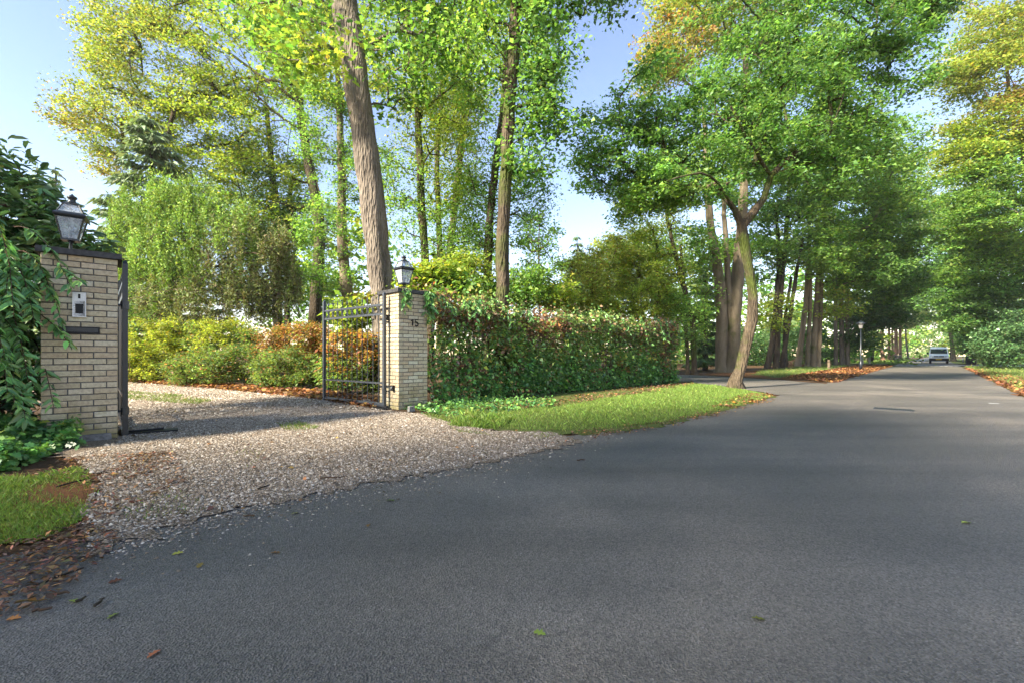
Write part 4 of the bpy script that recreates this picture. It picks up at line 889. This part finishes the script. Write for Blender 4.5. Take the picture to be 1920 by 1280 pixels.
tree('beech_clump', 'second clump of beech stems leaning together by the leaf-strewn verge', 'tree', 38,
     [[(1496, 690, 14), (1504, 630, 12), (1512, 550, 10), (1515, 480, 8), (1518, 380, 6)], [(1514, 690, 10), (1518, 600, 9), (1520, 500, 7)], [(1524, 690, 14), (1529, 600, 12), (1534, 510, 10), (1538, 420, 7)], [(1534, 690, 11), (1538, 600, 10), (1541, 500, 8), (1545, 400, 5)]],
     [(1560, 470, 80, 36, 'green', 2), (1600, 400, 90, 50, 'green', 2), (1540, 330, 90, 60, 'oak', 1.6), (1610, 300, 90, 70, 'green', 2), (1630, 510, 60, 28, 'oak', 1.3), (1560, 570, 34, 26, 'lime', .4), (1660, 370, 60, 50, 'green', 1), (1600, 520, 50, 20, 'green', .7), (1680, 280, 60, 50, 'green', 1.2)], 24000, .31, 250, 1.05, .36, bark=BARK_BEECH, minz=4)
tree('beech_clump', 'clump of three straight pale beech stems behind the street lamp', 'tree', 43,
     [[(1567, 686, 9), (1567, 600, 8), (1566, 530, 7), (1570, 430, 5)], [(1579, 686, 11), (1578, 600, 10), (1577, 500, 7)], [(1589, 686, 9), (1588, 590, 8), (1587, 510, 7), (1590, 420, 4)]],
     [(1630, 540, 60, 34, 'oak', 1.6), (1640, 460, 80, 50, 'green', 2), (1590, 450, 70, 50, 'green', 1.5), (1670, 400, 70, 60, 'green', 1.6), (1650, 590, 45, 22, 'dark', 1), (1690, 520, 40, 40, 'oak', 1), (1610, 620, 30, 30, 'dark', .6)], 20000, .35, 210, 1.15, .36, bark=BARK_PALE, minz=4)
for i, (x, r) in enumerate(((1656, 9), (1667, 6), (1673, 5), (1680, 8), (1688, 7))):
    lab = ['thick curved pinkish pine trunk at the end of the row beyond the crossing', 'slim straight pinkish pine next to the thick curved one', 'thin straight pine in the middle of the row beyond the crossing', 'stout straight pinkish pine second from the birch', 'straight pinkish pine standing next to the birch'][i]
    Y = 76 + i * 3
    tree('pine_tree', lab, 'tree', Y, [[(x, 672, r), (x - (3 if i == 0 else 0), 640, r * .9), (x, 600, r * .75), (x + 1, 540, r * .5)]], [(x - 5, 565, 24, 26, 'oak', 1), (x + 8, 530, 30, 26, 'green', 1), (x, 500, 26, 24, 'haze', 1)], 2600, .5, 40, 1.5, .4, bark=BARK_PINE, minz=7, group='pines beyond the crossing')
tree('birch_tree', 'slender pale birch on the far grass verge behind the pines', 'tree', 90, [[(1703, 672, 4), (1699, 640, 3.5), (1698, 600, 3), (1704, 560, 2)]], [(1705, 590, 24, 24, 'haze', 1), (1712, 555, 28, 26, 'haze', 1)], 2600, .55, 40, 1.5, .45, bark=BARK_PALE, minz=6)
tree('roadside_tree', 'leaning grey trunk on the grass beside the white van', 'tree', 73, [[(1788, 676, 9), (1784, 640, 7), (1780, 610, 6), (1774, 570, 5), (1778, 520, 3)], [(1784, 630, 5), (1786, 590, 4), (1792, 540, 3)]], [(1770, 540, 40, 34, 'green', 1.5), (1800, 560, 36, 30, 'oak', 1), (1760, 580, 30, 20, 'oak', .8), (1800, 500, 40, 40, 'green', 1.4), (1740, 520, 34, 34, 'haze', 1)], 9000, .42, 110, 1.5, .3, bark=BARK_BEECH, minz=7)
# right-hand side
tree('beech_tree', 'tall beech with golden upper leaves standing opposite the beech clumps', 'tree', 30,
     [[(1990, 700, 34), (1985, 560, 30), (1975, 400, 26), (1965, 200, 18), (1960, 0, 12)]],
     [(1880, 60, 85, 60, 'yellow', 2), (1860, 150, 90, 50, 'yellow', 2), (1900, 230, 90, 50, 'gold', 1.2), (1870, 240, 80, 40, 'lime', 1), (1850, 260, 80, 40, 'lime', 1.3), (1900, 330, 100, 60, 'green', 2), (1830, 350, 60, 40, 'green', 1), (1990, 150, 130, 160, 'yellow', 3), (2000, 380, 110, 120, 'green', 2), (1930, -40, 140, 60, 'yellow', 2), (1920, 180, 50, 20, 'orange', .5), (1810, 300, 50, 30, 'lime', .8), (1860, 400, 80, 40, 'green', 1.4), (1800, 130, 45, 30, 'yellow', .7)], 40000, .25, 380, .9, .24, bark=BARK_BEECH, minz=6, limbs=[[(1972, 380, 10), (1920, 300, 8), (1895, 200, 7), (1886, 90, 5), (1882, 20, 4)]])
tree('beech_tree', 'dense green beech with layered low branches above the very dark evergreen bush', 'tree', 37,
     [[(1945, 690, 26), (1940, 560, 22), (1930, 420, 16), (1920, 300, 10)]],
     [(1870, 440, 90, 40, 'green', 2), (1850, 500, 80, 36, 'green', 2), (1890, 550, 90, 40, 'oak', 2), (1860, 600, 70, 30, 'oak', 1.5), (1820, 430, 60, 40, 'green', 1.4), (1820, 570, 50, 34, 'oak', 1.2), (1950, 480, 90, 90, 'green', 2), (1900, 640, 60, 26, 'dark', 1.2), (1940, 590, 80, 50, 'green', 1.4)], 36000, .28, 340, .95, .24, bark=BARK_DARK, minz=3)
tree('roadside_tree', 'green tree arching over the street beside the leaning grey trunk', 'tree', 54, [[(1870, 684, 14), (1862, 600, 12), (1850, 500, 9), (1835, 400, 5)]], [(1810, 400, 60, 50, 'green', 2), (1790, 470, 50, 50, 'oak', 2), (1830, 330, 60, 40, 'yellow', 1.4), (1770, 420, 50, 40, 'haze', 1.2), (1830, 480, 60, 50, 'oak', 1.6), (1800, 540, 40, 30, 'oak', 1)], 14000, .36, 190, 1.35, .28, bark=BARK_DARK, minz=5)
tree('roadside_tree', 'green tree arching over the street above the pines', 'tree', 60, [[(1632, 680, 12), (1640, 600, 10), (1652, 500, 8), (1660, 400, 5)]], [(1690, 430, 50, 50, 'green', 2), (1720, 480, 44, 44, 'oak', 2), (1680, 340, 60, 50, 'green', 2), (1660, 500, 50, 40, 'oak', 1.4), (1740, 400, 40, 40, 'haze', 1.4), (1720, 320, 50, 40, 'lime', 1), (1710, 560, 30, 24, 'oak', .8)], 14000, .38, 190, 1.4, .3, bark=BARK_DARK, minz=6)
bush('evergreen_bush', 'very dark evergreen bush under the layered beech beside the verge', 'bush', 33, [(1895, 640, 50, 45, 'dark', 2), (1940, 620, 60, 65, 'dark', 2), (1860, 655, 30, 28, 'dark', 1)], 8000, .2, 90, .55, .55, mat=LEAFG)
bush('evergreen_bush', 'dark evergreen bush behind the small wooden fence', 'bush', 50, [(1845, 645, 28, 26, 'dark', 2), (1815, 640, 22, 30, 'oak', 1.4), (1870, 630, 28, 40, 'dark', 1.5)], 5500, .3, 70, .7, .5)
bush('rhododendron_bush', 'dark mound of undergrowth behind the curved beech stems', 'bush', 46, [(1420, 655, 50, 30, 'dark', 2), (1480, 650, 60, 36, 'dark', 2), (1545, 650, 50, 36, 'dark', 2), (1350, 640, 60, 40, 'dark', 1.5)], 9000, .26, 110, .9, .5, nst=8, base=1480)
def far_hedge(label, u0, u1, v, h, th):
    root = empty('clipped_hedge', uv(u0, v), math.atan2(D[1], D[0])); tag(root, label, 'hedge'); L = u1 - u0
    n = 6000; s = rng.random(n); x = rng.random(n) * L; y = np.where(s < .6, np.where(rng.random(n) < .5, 0, th), rng.random(n) * th) + rng.normal(0, .05, n); z = np.where(s < .6, rng.random(n) * h, h + rng.normal(0, .05, n)); z = np.maximum(z, .05)
    V, Q, rep = rand_leaves(np.column_stack((x, y, z)), .26, .7, 'rhomb', .9, .3); link('foliage', leaf_mesh('foliage', V, Q, rep, pick('dark', n)), LEAF, root)
    m = MB(); m.box((L / 2, th / 2, h / 2 - .1), (L / 2 - .15, th / 2 - .1, h / 2 - .02)); m.build('woody_core', BARK_DARK, root)
far_hedge('long clipped dark hedge behind the pines along the far street', 66, 110, 11.5, 1.9, 1.0)
far_hedge('clipped dark hedge beyond the side street across from the pines', 80, 120, -9.0, 1.8, 1.0)

# far wood that closes the view: one mass nobody could count
def far_wood(name, label, segs, leaf, dens, pals):
    pts, cl = [], []
    for (x0, x1, top, Y) in segs:
        wdt = (x1 - x0) * Y / F; H = CH + (HZ - top) * Y / F; n = int(wdt * H * dens); ncl = max(4, int(wdt * H / 7))
        cc = np.column_stack((at(x0, 660, Y)[0] + rng.random(ncl) * wdt, Y + rng.normal(0, 2.5, ncl), H * rng.random(ncl) ** .9 * rng.uniform(.85, 1.05, ncl)))
        k = max(3, n // ncl)
        for c in cc:
            p = c + rng.normal(0, 1, (k, 3)) * np.array((1.1, 1.1, .6)); pts.append(p); cl.append(pick(pals[rng.integers(len(pals))], k) * np.exp(rng.normal(0, .2)))
    pts = np.vstack(pts); cl = np.vstack(cl); m = pts[:, 2] > .1
    V, Q, rep = rand_leaves(pts[m], leaf, .7, 'tri', .8, .3); o = link(name, leaf_mesh(name, V, Q, rep, cl[m]), LEAF); tag(o, label, 'woodland', kind='stuff')
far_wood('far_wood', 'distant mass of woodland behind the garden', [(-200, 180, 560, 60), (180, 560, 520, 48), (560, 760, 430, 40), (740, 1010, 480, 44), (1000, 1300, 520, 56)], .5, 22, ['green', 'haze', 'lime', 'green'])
far_wood('undergrowth', 'dark undergrowth of the wood behind the beech stems', [(1265, 1660, 585, 51)], .36, 26, ['oak', 'dark', 'green'])
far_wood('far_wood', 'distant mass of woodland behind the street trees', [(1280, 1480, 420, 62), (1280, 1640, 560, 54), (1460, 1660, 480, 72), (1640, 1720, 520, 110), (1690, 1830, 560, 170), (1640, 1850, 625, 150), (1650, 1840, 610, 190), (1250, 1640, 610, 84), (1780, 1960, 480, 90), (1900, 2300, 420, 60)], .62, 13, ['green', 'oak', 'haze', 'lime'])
# unseen trees, added outside the view only to shade the road; positions guessed
for i, (x, y, h, r) in enumerate(((-21, -3.4, 17, 3.4), (-17, -8.6, 20, 4.4), (-15.0, -13.5, 20, 4.6), (-19, -17.5, 20, 4.8), (-14, -22, 19, 4.6), (-22.5, -13.5, 24, 4.8))):
    P = [np.array((x, y, -.15)), np.array((x + .1, y, h * .5)), np.array((x, y + .1, h * .9))]; R = [.35, .24, .1]
    cr = []
    for z, k in ((.28, .8), (.5, 1.0), (.72, .9), (.9, .55)):
        cr.append((z, k))
    root = empty('unseen_shade_tree', (x, y, 0)); tag(root, 'leafy tree added outside the view to shade the road', 'tree', 'added shade trees outside the view')
    m = MB(); Pr, Rr = resample([(0, 0, -.15), (.1, 0, h * .5), (0, .1, h * .9)], R, .8); m.tube(Pr, Rr, 8); m.build('trunk', BARK_OAK, root, True)
    pts = []
    for z, k in cr:
        m_ = 430 if i else 240; v = rng.normal(0, 1, (m_, 3)); v /= np.linalg.norm(v, axis=1, keepdims=True); pts.append(np.array((0, 0, z * h)) + v * np.array((r * k, r * k, h * .17)) * rng.random((m_, 1)) ** .4)
    pts = np.vstack(pts); V, Q, rep = rand_leaves(pts, .5, .7, 'tri', .7, .3); link('crown', leaf_mesh('crown', V, Q, rep, pick('green', len(pts))), LEAF, root)

# ------------------------------------------------------------------ grass, fallen leaves, pebbles
def grass(name, label, poly, n, h, pal, thr=None, seed=0.):
    p = sample_poly(poly, n)
    if thr is not None:
        k = noise2(p, 1.6, seed) + rng.normal(0, .25, n) > thr; p = p[k]
    n = len(p); a = rng.random(n) * 2 * math.pi; hh = h * np.exp(rng.normal(0, .35, n)) * (1 + .3 * noise2(p, 1.1, 2.)); wv = np.column_stack((np.cos(a), np.sin(a), np.zeros(n))) * (hh * .03 + .0012)[:, None]
    b = np.column_stack((p, np.full(n, .016))); ln = np.column_stack((rng.normal(0, .32, (n, 2)), np.ones(n))) * hh[:, None]
    V = np.stack((b - wv, b + wv, b + ln * .6 + wv * .7, b + ln + np.column_stack((ln[:, :2] * .3, -.1 * hh))), 1).reshape(-1, 3)
    o = link(name, np_mesh(name, V, np.arange(n)[:, None] * 4 + np.arange(4)[None], pick(pal, n)), GRASSM); tag(o, label, 'grass', kind='stuff')
VG = [g(845, 788), g(930, 805), g(1040, 808), g(1110, 808), g(1250, 793), g(1330, 774), g(1430, 750), g(1446, 743), g(1394, 731), g(1340, 723), g(1295, 719), g(1200, 737), g(1050, 762), g(900, 778)]
grass('verge_grass', 'bright short grass on the verge in front of the hedge', VG, 66000, .036, 'grass')
grass('verge_grass', 'thin grass growing through the gravel at the verge corner', [g(790, 778), g(860, 812), g(1000, 828), g(1090, 812), g(960, 800), g(850, 780)], 9000, .028, 'grassd', .1)
grass('tall_grass', 'longer grass tuft below the hedge near the house-number pillar', [g(840, 800), g(930, 806), g(960, 790), g(880, 780)], 3500, .075, 'grass')
grass('lawn_grass', 'grass patch between the ivy and the road', LPATCH, 40000, .026, 'grass', -.32, 1.)
grass('drive_grass', 'strip of grass in the middle of the gravel drive behind the gate', [g(225, 733), g(330, 741), g(400, 752), g(370, 760), g(290, 754), g(225, 748)], 7000, .04, 'grassd', -.5)
grass('drive_grass', 'small green tufts in the gravel between the pillars', [g(520, 795), g(560, 792), g(600, 802), g(570, 815), g(530, 808)], 1500, .028, 'grassd', 0.)
grass('drive_grass', 'sparse green blades in the near gravel beside the road', [g(300, 880), g(500, 840), g(420, 960), g(240, 985), g(170, 900)], 3500, .022, 'grassd', .35, 4.)
grass('woodland_grass', 'mossy grass between the leaf litter and the beech stems', GR2, 20000, .09, 'grassd', -.2)
grass('roadside_grass', 'grass on the verge opposite the beech clumps', [uv(14, VR - .25), uv(57, VR - .2), uv(57, -8), uv(22, -8)], 24000, .10, 'grassd')
grass('roadside_grass', 'grass on the far verges beyond the crossing', [uv(72, VL), uv(120, VL), uv(120, 8.5), uv(72, 8.5)], 9000, .16, 'grass')
def litter(name, label, poly, n, size, pal, zj=.012, thr=None, mat=DRY, ratio=.62, fade=None):
    p = sample_poly(poly, n)
    if thr is not None: p = p[noise2(p, 1.9, 5.) + rng.normal(0, .35, n) > thr]
    n = len(p); C = np.column_stack((p, .027 + rng.random(n) * zj))
    V, Q, rep = rand_leaves(C, size, ratio, 'rhomb', .35, -.03); V[:, 2] = np.maximum(V[:, 2], .0245)
    o = link(name, leaf_mesh(name, V, Q, rep, pick(pal, n, .3)), mat); tag(o, label, 'leaf litter', kind='stuff')
litter('leaf_litter', 'red-brown fallen leaves along the foot of the garden shrubs', [g(235, 716), g(400, 729), g(600, 750), g(700, 768), g(700, 752), g(600, 735), g(400, 720), g(235, 710)], 9000, .11, 'dry', .06)
litter('leaf_litter', 'brown leaves under the front of the hedge', [g(880, 772), g(1040, 764), g(1200, 740), g(1300, 722), g(1300, 716), g(1200, 726), g(1040, 748), g(880, 760)], 3000, .055, 'brown', .03, -.2)
litter('leaf_litter', 'orange fallen leaves at the road end of the grass verge', [g(1340, 772), g(1430, 752), g(1455, 742), g(1400, 738), g(1330, 765)], 1300, .06, 'dry', .02, .0)
litter('leaf_litter', 'carpet of orange leaves beside the street under the beeches', [uv(21, VL - .25), uv(57, VL - .15), uv(57, 5.6), uv(40, 5.5), uv(24, 5.2)], 15000, .10, 'dry', .04, -.5)
litter('leaf_litter', 'band of orange leaves along the road edge opposite the beech clumps', RLIT, 14000, .10, 'dry', .04, -.4)
litter('leaf_litter', 'scattered leaves and bits of bark on the gravel drive', GRAV[:15] + GRAV[16:], 4200, .036, 'brown', .012, .25)
litter('leaf_litter', 'dark bark and leaf debris where the grass patch meets the road', [g(-40, 1190), g(60, 1150), g(180, 1075), g(230, 1010), g(160, 985), g(60, 1020), (-3.6, 2.6), (-3.2, 1.4)], 3600, .034, 'brown', .015, -.2, ratio=.4)
litter('leaf_litter', 'brown debris on the gravel below the ivy', [g(20, 900), g(130, 862), g(330, 850), g(360, 905), g(260, 950), g(180, 985), g(150, 900)], 2600, .034, 'brown', .012, .1, ratio=.4)
litter('leaf_litter', 'brown leaf bits and grit washed along the road edge of the verge', [g(1000, 822), g(1110, 806), g(1250, 789), g(1330, 769), g(1430, 748), g(1460, 750), g(1340, 784), g(1250, 804), g(1110, 824), g(1020, 840)], 2600, .03, 'brown', .01, .0)
def pebbles(name, label, p, s, z0=.02):
    n = len(p); r = s * np.exp(rng.normal(0, .38, n)); a = rng.random(n) * 6.28; k = 4; V = []
    for i in range(k):
        t = a + i * 2 * math.pi / k + rng.normal(0, .15, n); V.append(np.column_stack((p[:, 0] + np.cos(t) * r, p[:, 1] + np.sin(t) * r * .8, np.full(n, z0) + r * rng.uniform(.0, .35, n))))
    V.append(np.column_stack((p[:, 0] + rng.normal(0, .3, n) * r, p[:, 1] + rng.normal(0, .3, n) * r, z0 + r * rng.uniform(.6, 1.1, n))))
    V = np.stack(V, 1).reshape(-1, 3); fs = np.array([(i, (i + 1) % k, k) for i in range(k)]); Q = (np.arange(n)[:, None, None] * 5 + fs[None]).reshape(-1, 3)
    base = np.array([(.40, .34, .265), (.31, .255, .19), (.22, .172, .122), (.50, .435, .35), (.115, .086, .058), (.28, .212, .145)])[rng.integers(0, 6, n)] * np.exp(rng.normal(0, .15, (n, 1)))
    o = link(name, np_mesh(name, V, Q, np.repeat(np.clip(base, 0, .8), k, 0)), PEBBLE); tag(o, label, 'gravel', kind='stuff')
NEARG = [g(1075, 829), g(1000, 849), g(900, 870), g(700, 905), g(500, 945), g(330, 985), g(165, 1033), g(150, 960), g(190, 905), g(130, 858), g(225, 828), g(240, 790), g(600, 765), g(745, 773), g(800, 778), g(850, 797), g(930, 810), g(1040, 813)]
pebbles('gravel_stones', 'pale loose gravel stones of the driveway', sample_poly(NEARG, 74000), .0078)
FARG = [g(225, 828), g(240, 790), g(600, 765), g(745, 773), g(690, 764), g(600, 747), g(400, 729), g(240, 716), (-16, 17.5), (-9, 9.5)]
pebbles('gravel_stones', 'gravel of the drive inside the gate', sample_poly(FARG, 26000), .0145)
q = []
for (a, b, n) in ((g(165, 1033), g(500, 945), 800), (g(500, 945), g(900, 870), 1000), (g(900, 870), g(1130, 812), 700)):
    t = rng.random((n, 1)); base = np.array(a) * (1 - t) + np.array(b) * t; q.append(base + np.array((.683, -.73)) * (np.abs(rng.exponential(.16, (n, 1)))))
pebbles('stray_gravel', 'stray gravel stones spilled onto the asphalt edge', np.vstack(q), .0066, .013)
# single leaves and sticks one can pick out on the asphalt
lm = None
LV = [((380, 1060), 'orange leaf lying on the asphalt', 'gold'), ((345, 1040), '', 'gold'), ((545, 968), '', 'gold'), ((690, 992), '', 'dry'), ((275, 1243), '', 'dry'), ((565, 938), '', 'dry'), ((128, 1132), '', 'gold'), ((200, 1168), '', 'gold'), ((1024, 1198), '', 'gold'), ((1408, 1165), '', 'orange'), ((230, 1092), '', 'dry'), ((40, 1165), '', 'orange'), ((505, 1042), '', 'dry')]
for (p, _, pal) in LV:
    c = gp(*p); P = np.array([[0, 0, 0.]]); V, Q, rep = leaf_verts(P, np.array([[1, .2, .05]]), np.array([[.1, .2, 1]]), np.array([.055]), np.array([.04]), 'lobed')
    me = leaf_mesh('fallen_leaf', V, Q, rep, pick(pal, 1)); o = link('fallen_leaf', me, DRY); o.location = (c[0], c[1], .018); o.rotation_euler = (0, 0, rng.random() * 6.28)
    tag(o, 'small curled brown or orange leaf lying on the asphalt', 'leaf', 'fallen leaves on the asphalt')
for p, lab in (((1803, 984), 'yellow-green leaf lying alone on the open road'), ((722, 942), 'green leaf sprig on the asphalt beside the gravel edge')):
    c = gp(*p); V, Q, rep = leaf_verts(np.array([[0, 0, 0.]]), np.array([[1, .2, .05]]), np.array([[.1, .2, 1]]), np.array([.07]), np.array([.055]), 'lobed')
    o = link('fallen_leaf', leaf_mesh('fallen_leaf', V, Q, rep, pick('lime', 1)), DRY); o.location = (c[0], c[1], .018); tag(o, lab, 'leaf')
for (a, b) in (((50, 1115), (155, 1075)), ((60, 1157), (100, 1153)), ((90, 1125), (130, 1122)), ((180, 1148), (195, 1132)), ((140, 1140), (163, 1130)), ((480, 972), (455, 976)), ((1082, 868), (1097, 866)), ((105, 920), (170, 900)), ((480, 923), (505, 915)), ((110, 1000), (155, 992)), ((600, 902), (650, 898))):
    A, B = np.array(gp(*a)), np.array(gp(*b)); m = MB(); d = B - A; pts = [(d[0] * t + rng.normal(0, .006), d[1] * t + rng.normal(0, .006), .006 + rng.random() * .006) for t in np.linspace(0, 1, 5)]
    m.tube(pts, [.006, .007, .006, .006, .004], 5); o = m.build('fallen_twig', BARK_DARK if rng.random() < .6 else TWIG, None, True); o.location = (A[0], A[1], .022)
    tag(o, 'short dead twig lying at the edge of the road', 'twig', 'twigs at the road edge')
# drain grate in the road
c = np.array(gp(1675, 768)); root = empty('drain_grate', (c[0], c[1], .0135), math.atan2(-N[1], -N[0])); tag(root, 'dark rectangular drain grate set across the asphalt', 'drain')
m = MB(); m.box((0, 0, -.004), (.29, .15, .006)); m.build('sump', SHADE, root)
for x, y, hx, hy in ((0, .145, .30, .012), (0, -.145, .30, .012), (.295, 0, .012, .133), (-.295, 0, .012, .133), (0, 0, .012, .133)):
    m = MB(); m.box((x, y, .003), (hx, hy, .007)); m.build('frame', IRON, root)
bm_ = None
for i in range(18):
    x = -.265 + i * .0312
    if abs(x) < .02: continue
    if bm_ is None: m = MB(); m.box((0, 0, .003), (.007, .132, .006)); o = m.build('slat', IRON, root); bm_ = o.data
    else: o = link('slat', bm_, None, root)
    o.location = (x, 0, 0)

# ------------------------------------------------------------------ street furniture
def lamp_post(label, x, y, h):
    root = empty('street_lamp', (x, y, 0)); tag(root, label, 'street lamp')
    m = MB(); m.lathe([(.09, -.05), (.09, .5), (.06, .55), (.045, .7), (.035, h - .55)], n=10); m.build('pole', BLACK, root, True)
    m = MB(); m.tube([(-.22, 0, h - .95), (0, 0, h - .9)], .014, 6); m.tube([(-.3, 0, h - 1.15), (-.22, 0, h - .95)], .012, 6); m.build('ladder_bar', BLACK, root)
    m = MB(); m.lathe([(.05, h - .57), (.10, h - .55), (.17, h - .22)], n=8); m.build('lamp_glass', STONE, root)
    m = MB(); m.lathe([(.28, h - .23), (.27, h - .19), (.12, h - .08), (.05, h - .03), (.0, h)], n=10); m.build('hood', BLACK, root)
p = gp(1614, 693.5); lamp_post('black street lamp with a hat-shaped hood on the leaf-strewn verge', p[0], p[1], 3.45)
p = uv(84, -2.6); lamp_post('far black street lamp beside the white van', p[0], p[1], 3.6)
def post(name, label, cat, x, y, h, r, mat, group=None):
    root = empty(name, (x, y, 0)); tag(root, label, cat, group); m = MB(); m.lathe([(r, -.05), (r, h * .92), (r * .8, h)], n=8); m.build('shaft', mat, root)
    m = MB(); m.lathe([(r * 1.05, h * .78), (r * 1.05, h * .86)], n=8); m.build('band', SHADE if mat is not SHADE else CONC, root)
for px_, py_ in ((1617, 682), (1630, 681.5)):
    p = gp(px_, py_); post('wooden_post', 'short pale post on the verge behind the street lamp', 'post', p[0], p[1], .75, .11, CONC, 'pale posts behind the lamp')
p = gp(1554, 692); post('wooden_post', 'low wooden stake beside the second beech clump', 'post', p[0], p[1], .7, .09, WOODP)
def bin_(label, p):
    root = empty('litter_bin', (p[0], p[1], 0)); tag(root, label, 'litter bin'); m = MB(); m.lathe([(.42, -.03), (.45, .1), (.45, .85), (.40, .9)], n=10); m.build('body', SHADE, root); m = MB(); m.lathe([(.47, .85), (.47, .93), (.2, 1.0)], n=10); m.build('lid', BLACK, root)
bin_('dark round bin on the corner of the grass by the pines', gp(1682, 678.4)); bin_('dark round bin at the foot of the leaning grey trunk by the van', uv(72.8, -2.9)[:2])
root = empty('street_sign', uv(74, -3.3)); tag(root, 'narrow street sign on a grey pole next to the leaning grey trunk', 'sign'); m = MB(); m.lathe([(.05, -.05), (.05, 3.2)], n=8); m.build('pole', STEEL, root); m = MB(); m.box((0, 0, 2.6), (.35, .03, .45), .75); m.build('panel', BLUEP, root); m = MB(); m.box((0, 0, 1.8), (.3, .03, .25), .75); m.build('lower_panel', CONC, root)
root = empty('fence', uv(60, -7)); tag(root, 'low weathered wooden fence at the side street under the dark bushes', 'fence'); root.rotation_euler = (0, 0, math.atan2(-N[1], -N[0]))
pm = None
for i in range(14):
    if pm is None: m = MB(); m.box((0, 0, .5), (.07, .015, .5)); m.lathe([(.09, 1.0), (.0, 1.1)], n=4, rot=.785); o = m.build('picket', WOODP, root); pm = o.data
    else: o = link('picket', pm, None, root)
    o.location = (i * .26, 0, 0)
for z in (.3, .8): m = MB(); m.box((1.7, .03, z), (1.8, .015, .04)); m.build('rail', WOODP, root)

# ------------------------------------------------------------------ the white van
def van():
    c = uv(77.5, -.25); root = empty('van', (c[0], c[1], .014), math.atan2(-D[1], -D[0])); tag(root, 'white van coming along the far street', 'van')
    prof = [(2.25, .32), (2.32, .45), (2.30, .72), (2.20, .92), (1.75, 1.08), (1.62, 1.14), (1.05, 1.78), (.75, 1.93), (0, 1.99), (-1.9, 1.99), (-2.25, 1.90), (-2.35, 1.5), (-2.40, .7), (-2.36, .32)]
    def hw(z): return .87 if z < 1.1 else .87 - (z - 1.1) * .16
    vs = []; fs = []; n = len(prof)
    for s in (-1, 1):
        for x, z in prof: vs.append((x, s * hw(z), z))
    for i in range(n):
        j = (i + 1) % n; fs.append((i, j, n + j, n + i))
    fs.append(tuple(range(n))); fs.append(tuple(range(2 * n - 1, n - 1, -1)))
    m = MB(); m.add(vs, fs); b = m.build('body', WHITEP, root)
    bv = b.modifiers.new('round', 'BEVEL'); bv.width = .06; bv.segments = 2; bv.limit_method = 'ANGLE'; bv.angle_limit = .6
    def quad(name, pts, mat, d, par=None):
        m = MB(); d = Vector(d); m.add([Vector(p) - d * .5 for p in pts] + [Vector(p) + d for p in pts], [(3, 2, 1, 0), (4, 5, 6, 7), (0, 1, 5, 4), (1, 2, 6, 5), (2, 3, 7, 6), (3, 0, 4, 7)]); return m.build(name, mat, par or root)
    ws = quad('windscreen', [(1.58, -.76, 1.18), (1.58, .76, 1.18), (1.09, .70, 1.73), (1.09, -.70, 1.73)], DGLASS, (.02, 0, .018))
    for s in (-1, 1):
        m = MB(); m.tube([(1.6, s * .05, 1.215), (1.5, s * .55, 1.33)], .012, 4); m.build('wiper', SHADE, ws)
        quad('side_window', [(1.35, s * .875, 1.18), (.45, s * .875, 1.18), (.45, s * .80, 1.65), (1.0, s * .80, 1.65)], DGLASS, (0, s * .012, .002))
        hl = quad('headlight', [(2.26, s * .50, .76), (2.22, s * .82, .76), (2.17, s * .82, .93), (2.21, s * .50, .93)], LAMPW, (.03, 0, .003))
        quad('indicator', [(2.24, s * .80, .77), (2.12, s * .868, .77), (2.10, s * .868, .92), (2.18, s * .80, .92)], YPLATE, (.025, s * .015, 0), hl)
        mr = MB(); mr.box((1.45, s * 1.0, 1.22), (.05, .09, .13)); mr.tube([(1.45, s * .84, 1.15), (1.45, s * .96, 1.16)], .02, 5); mr.build('mirror', SHADE, root)
        for x in (1.5, -1.45):
            w_ = empty('wheel', (x, s * .76, .32)); w_.parent = root; w_.rotation_euler = (math.pi / 2, 0, 0)
            m = MB(); m.lathe([(.2, -.1), (.31, -.1), (.335, -.06), (.335, .06), (.31, .1), (.2, .1)], n=18); m.build('tyre', RUBBER, w_); m = MB(); m.lathe([(.19, -.105), (.2, -.108), (.2, .108), (.05, .12)], n=14); m.build('rim', STEEL, w_)
    quad('grille', [(2.315, -.46, .77), (2.315, .46, .77), (2.24, .46, .91), (2.24, -.46, .91)], SHADE, (.012, 0, .003))
    m = MB(); m.box((2.33, 0, .47), (.07, .88, .14)); m.build('bumper', SHADE, root)
    m = MB(); m.box((2.41, 0, .50), (.012, .27, .06)); m.build('number_plate', YPLATE, root)
    m = MB(); m.lathe([(.055, 0), (.055, .012)], n=12); o = m.build('badge', STEEL, root); o.location = (2.305, 0, .84); o.rotation_euler = (0, math.pi / 2, 0)
van()
# ------------------------------------------------------------------ morning haze
mh = bpy.data.materials.new('haze'); mh.use_nodes = True
for n_ in list(mh.node_tree.nodes):
    if n_.type == 'BSDF_PRINCIPLED': mh.node_tree.nodes.remove(n_)
pv = mh.node_tree.nodes.new('ShaderNodeVolumePrincipled'); pv.inputs['Color'].default_value = (0.92, 0.95, 1.0, 1); pv.inputs['Density'].default_value = 0.00035; pv.inputs['Anisotropy'].default_value = 0.2
mh.node_tree.links.new(pv.outputs[0], mh.node_tree.nodes['Material Output'].inputs['Volume'])
m = MB(); m.box((75, 105, 20), (190, 190, 21)); o = m.build('haze', mh); tag(o, 'thin pale haze filling the air along the street', 'haze', kind='stuff')
print('tris', sum(len(p.data.loops) - 2 * len(p.data.polygons) for p in {o.data: o for o in scene.objects if o.type == 'MESH'}.values()))
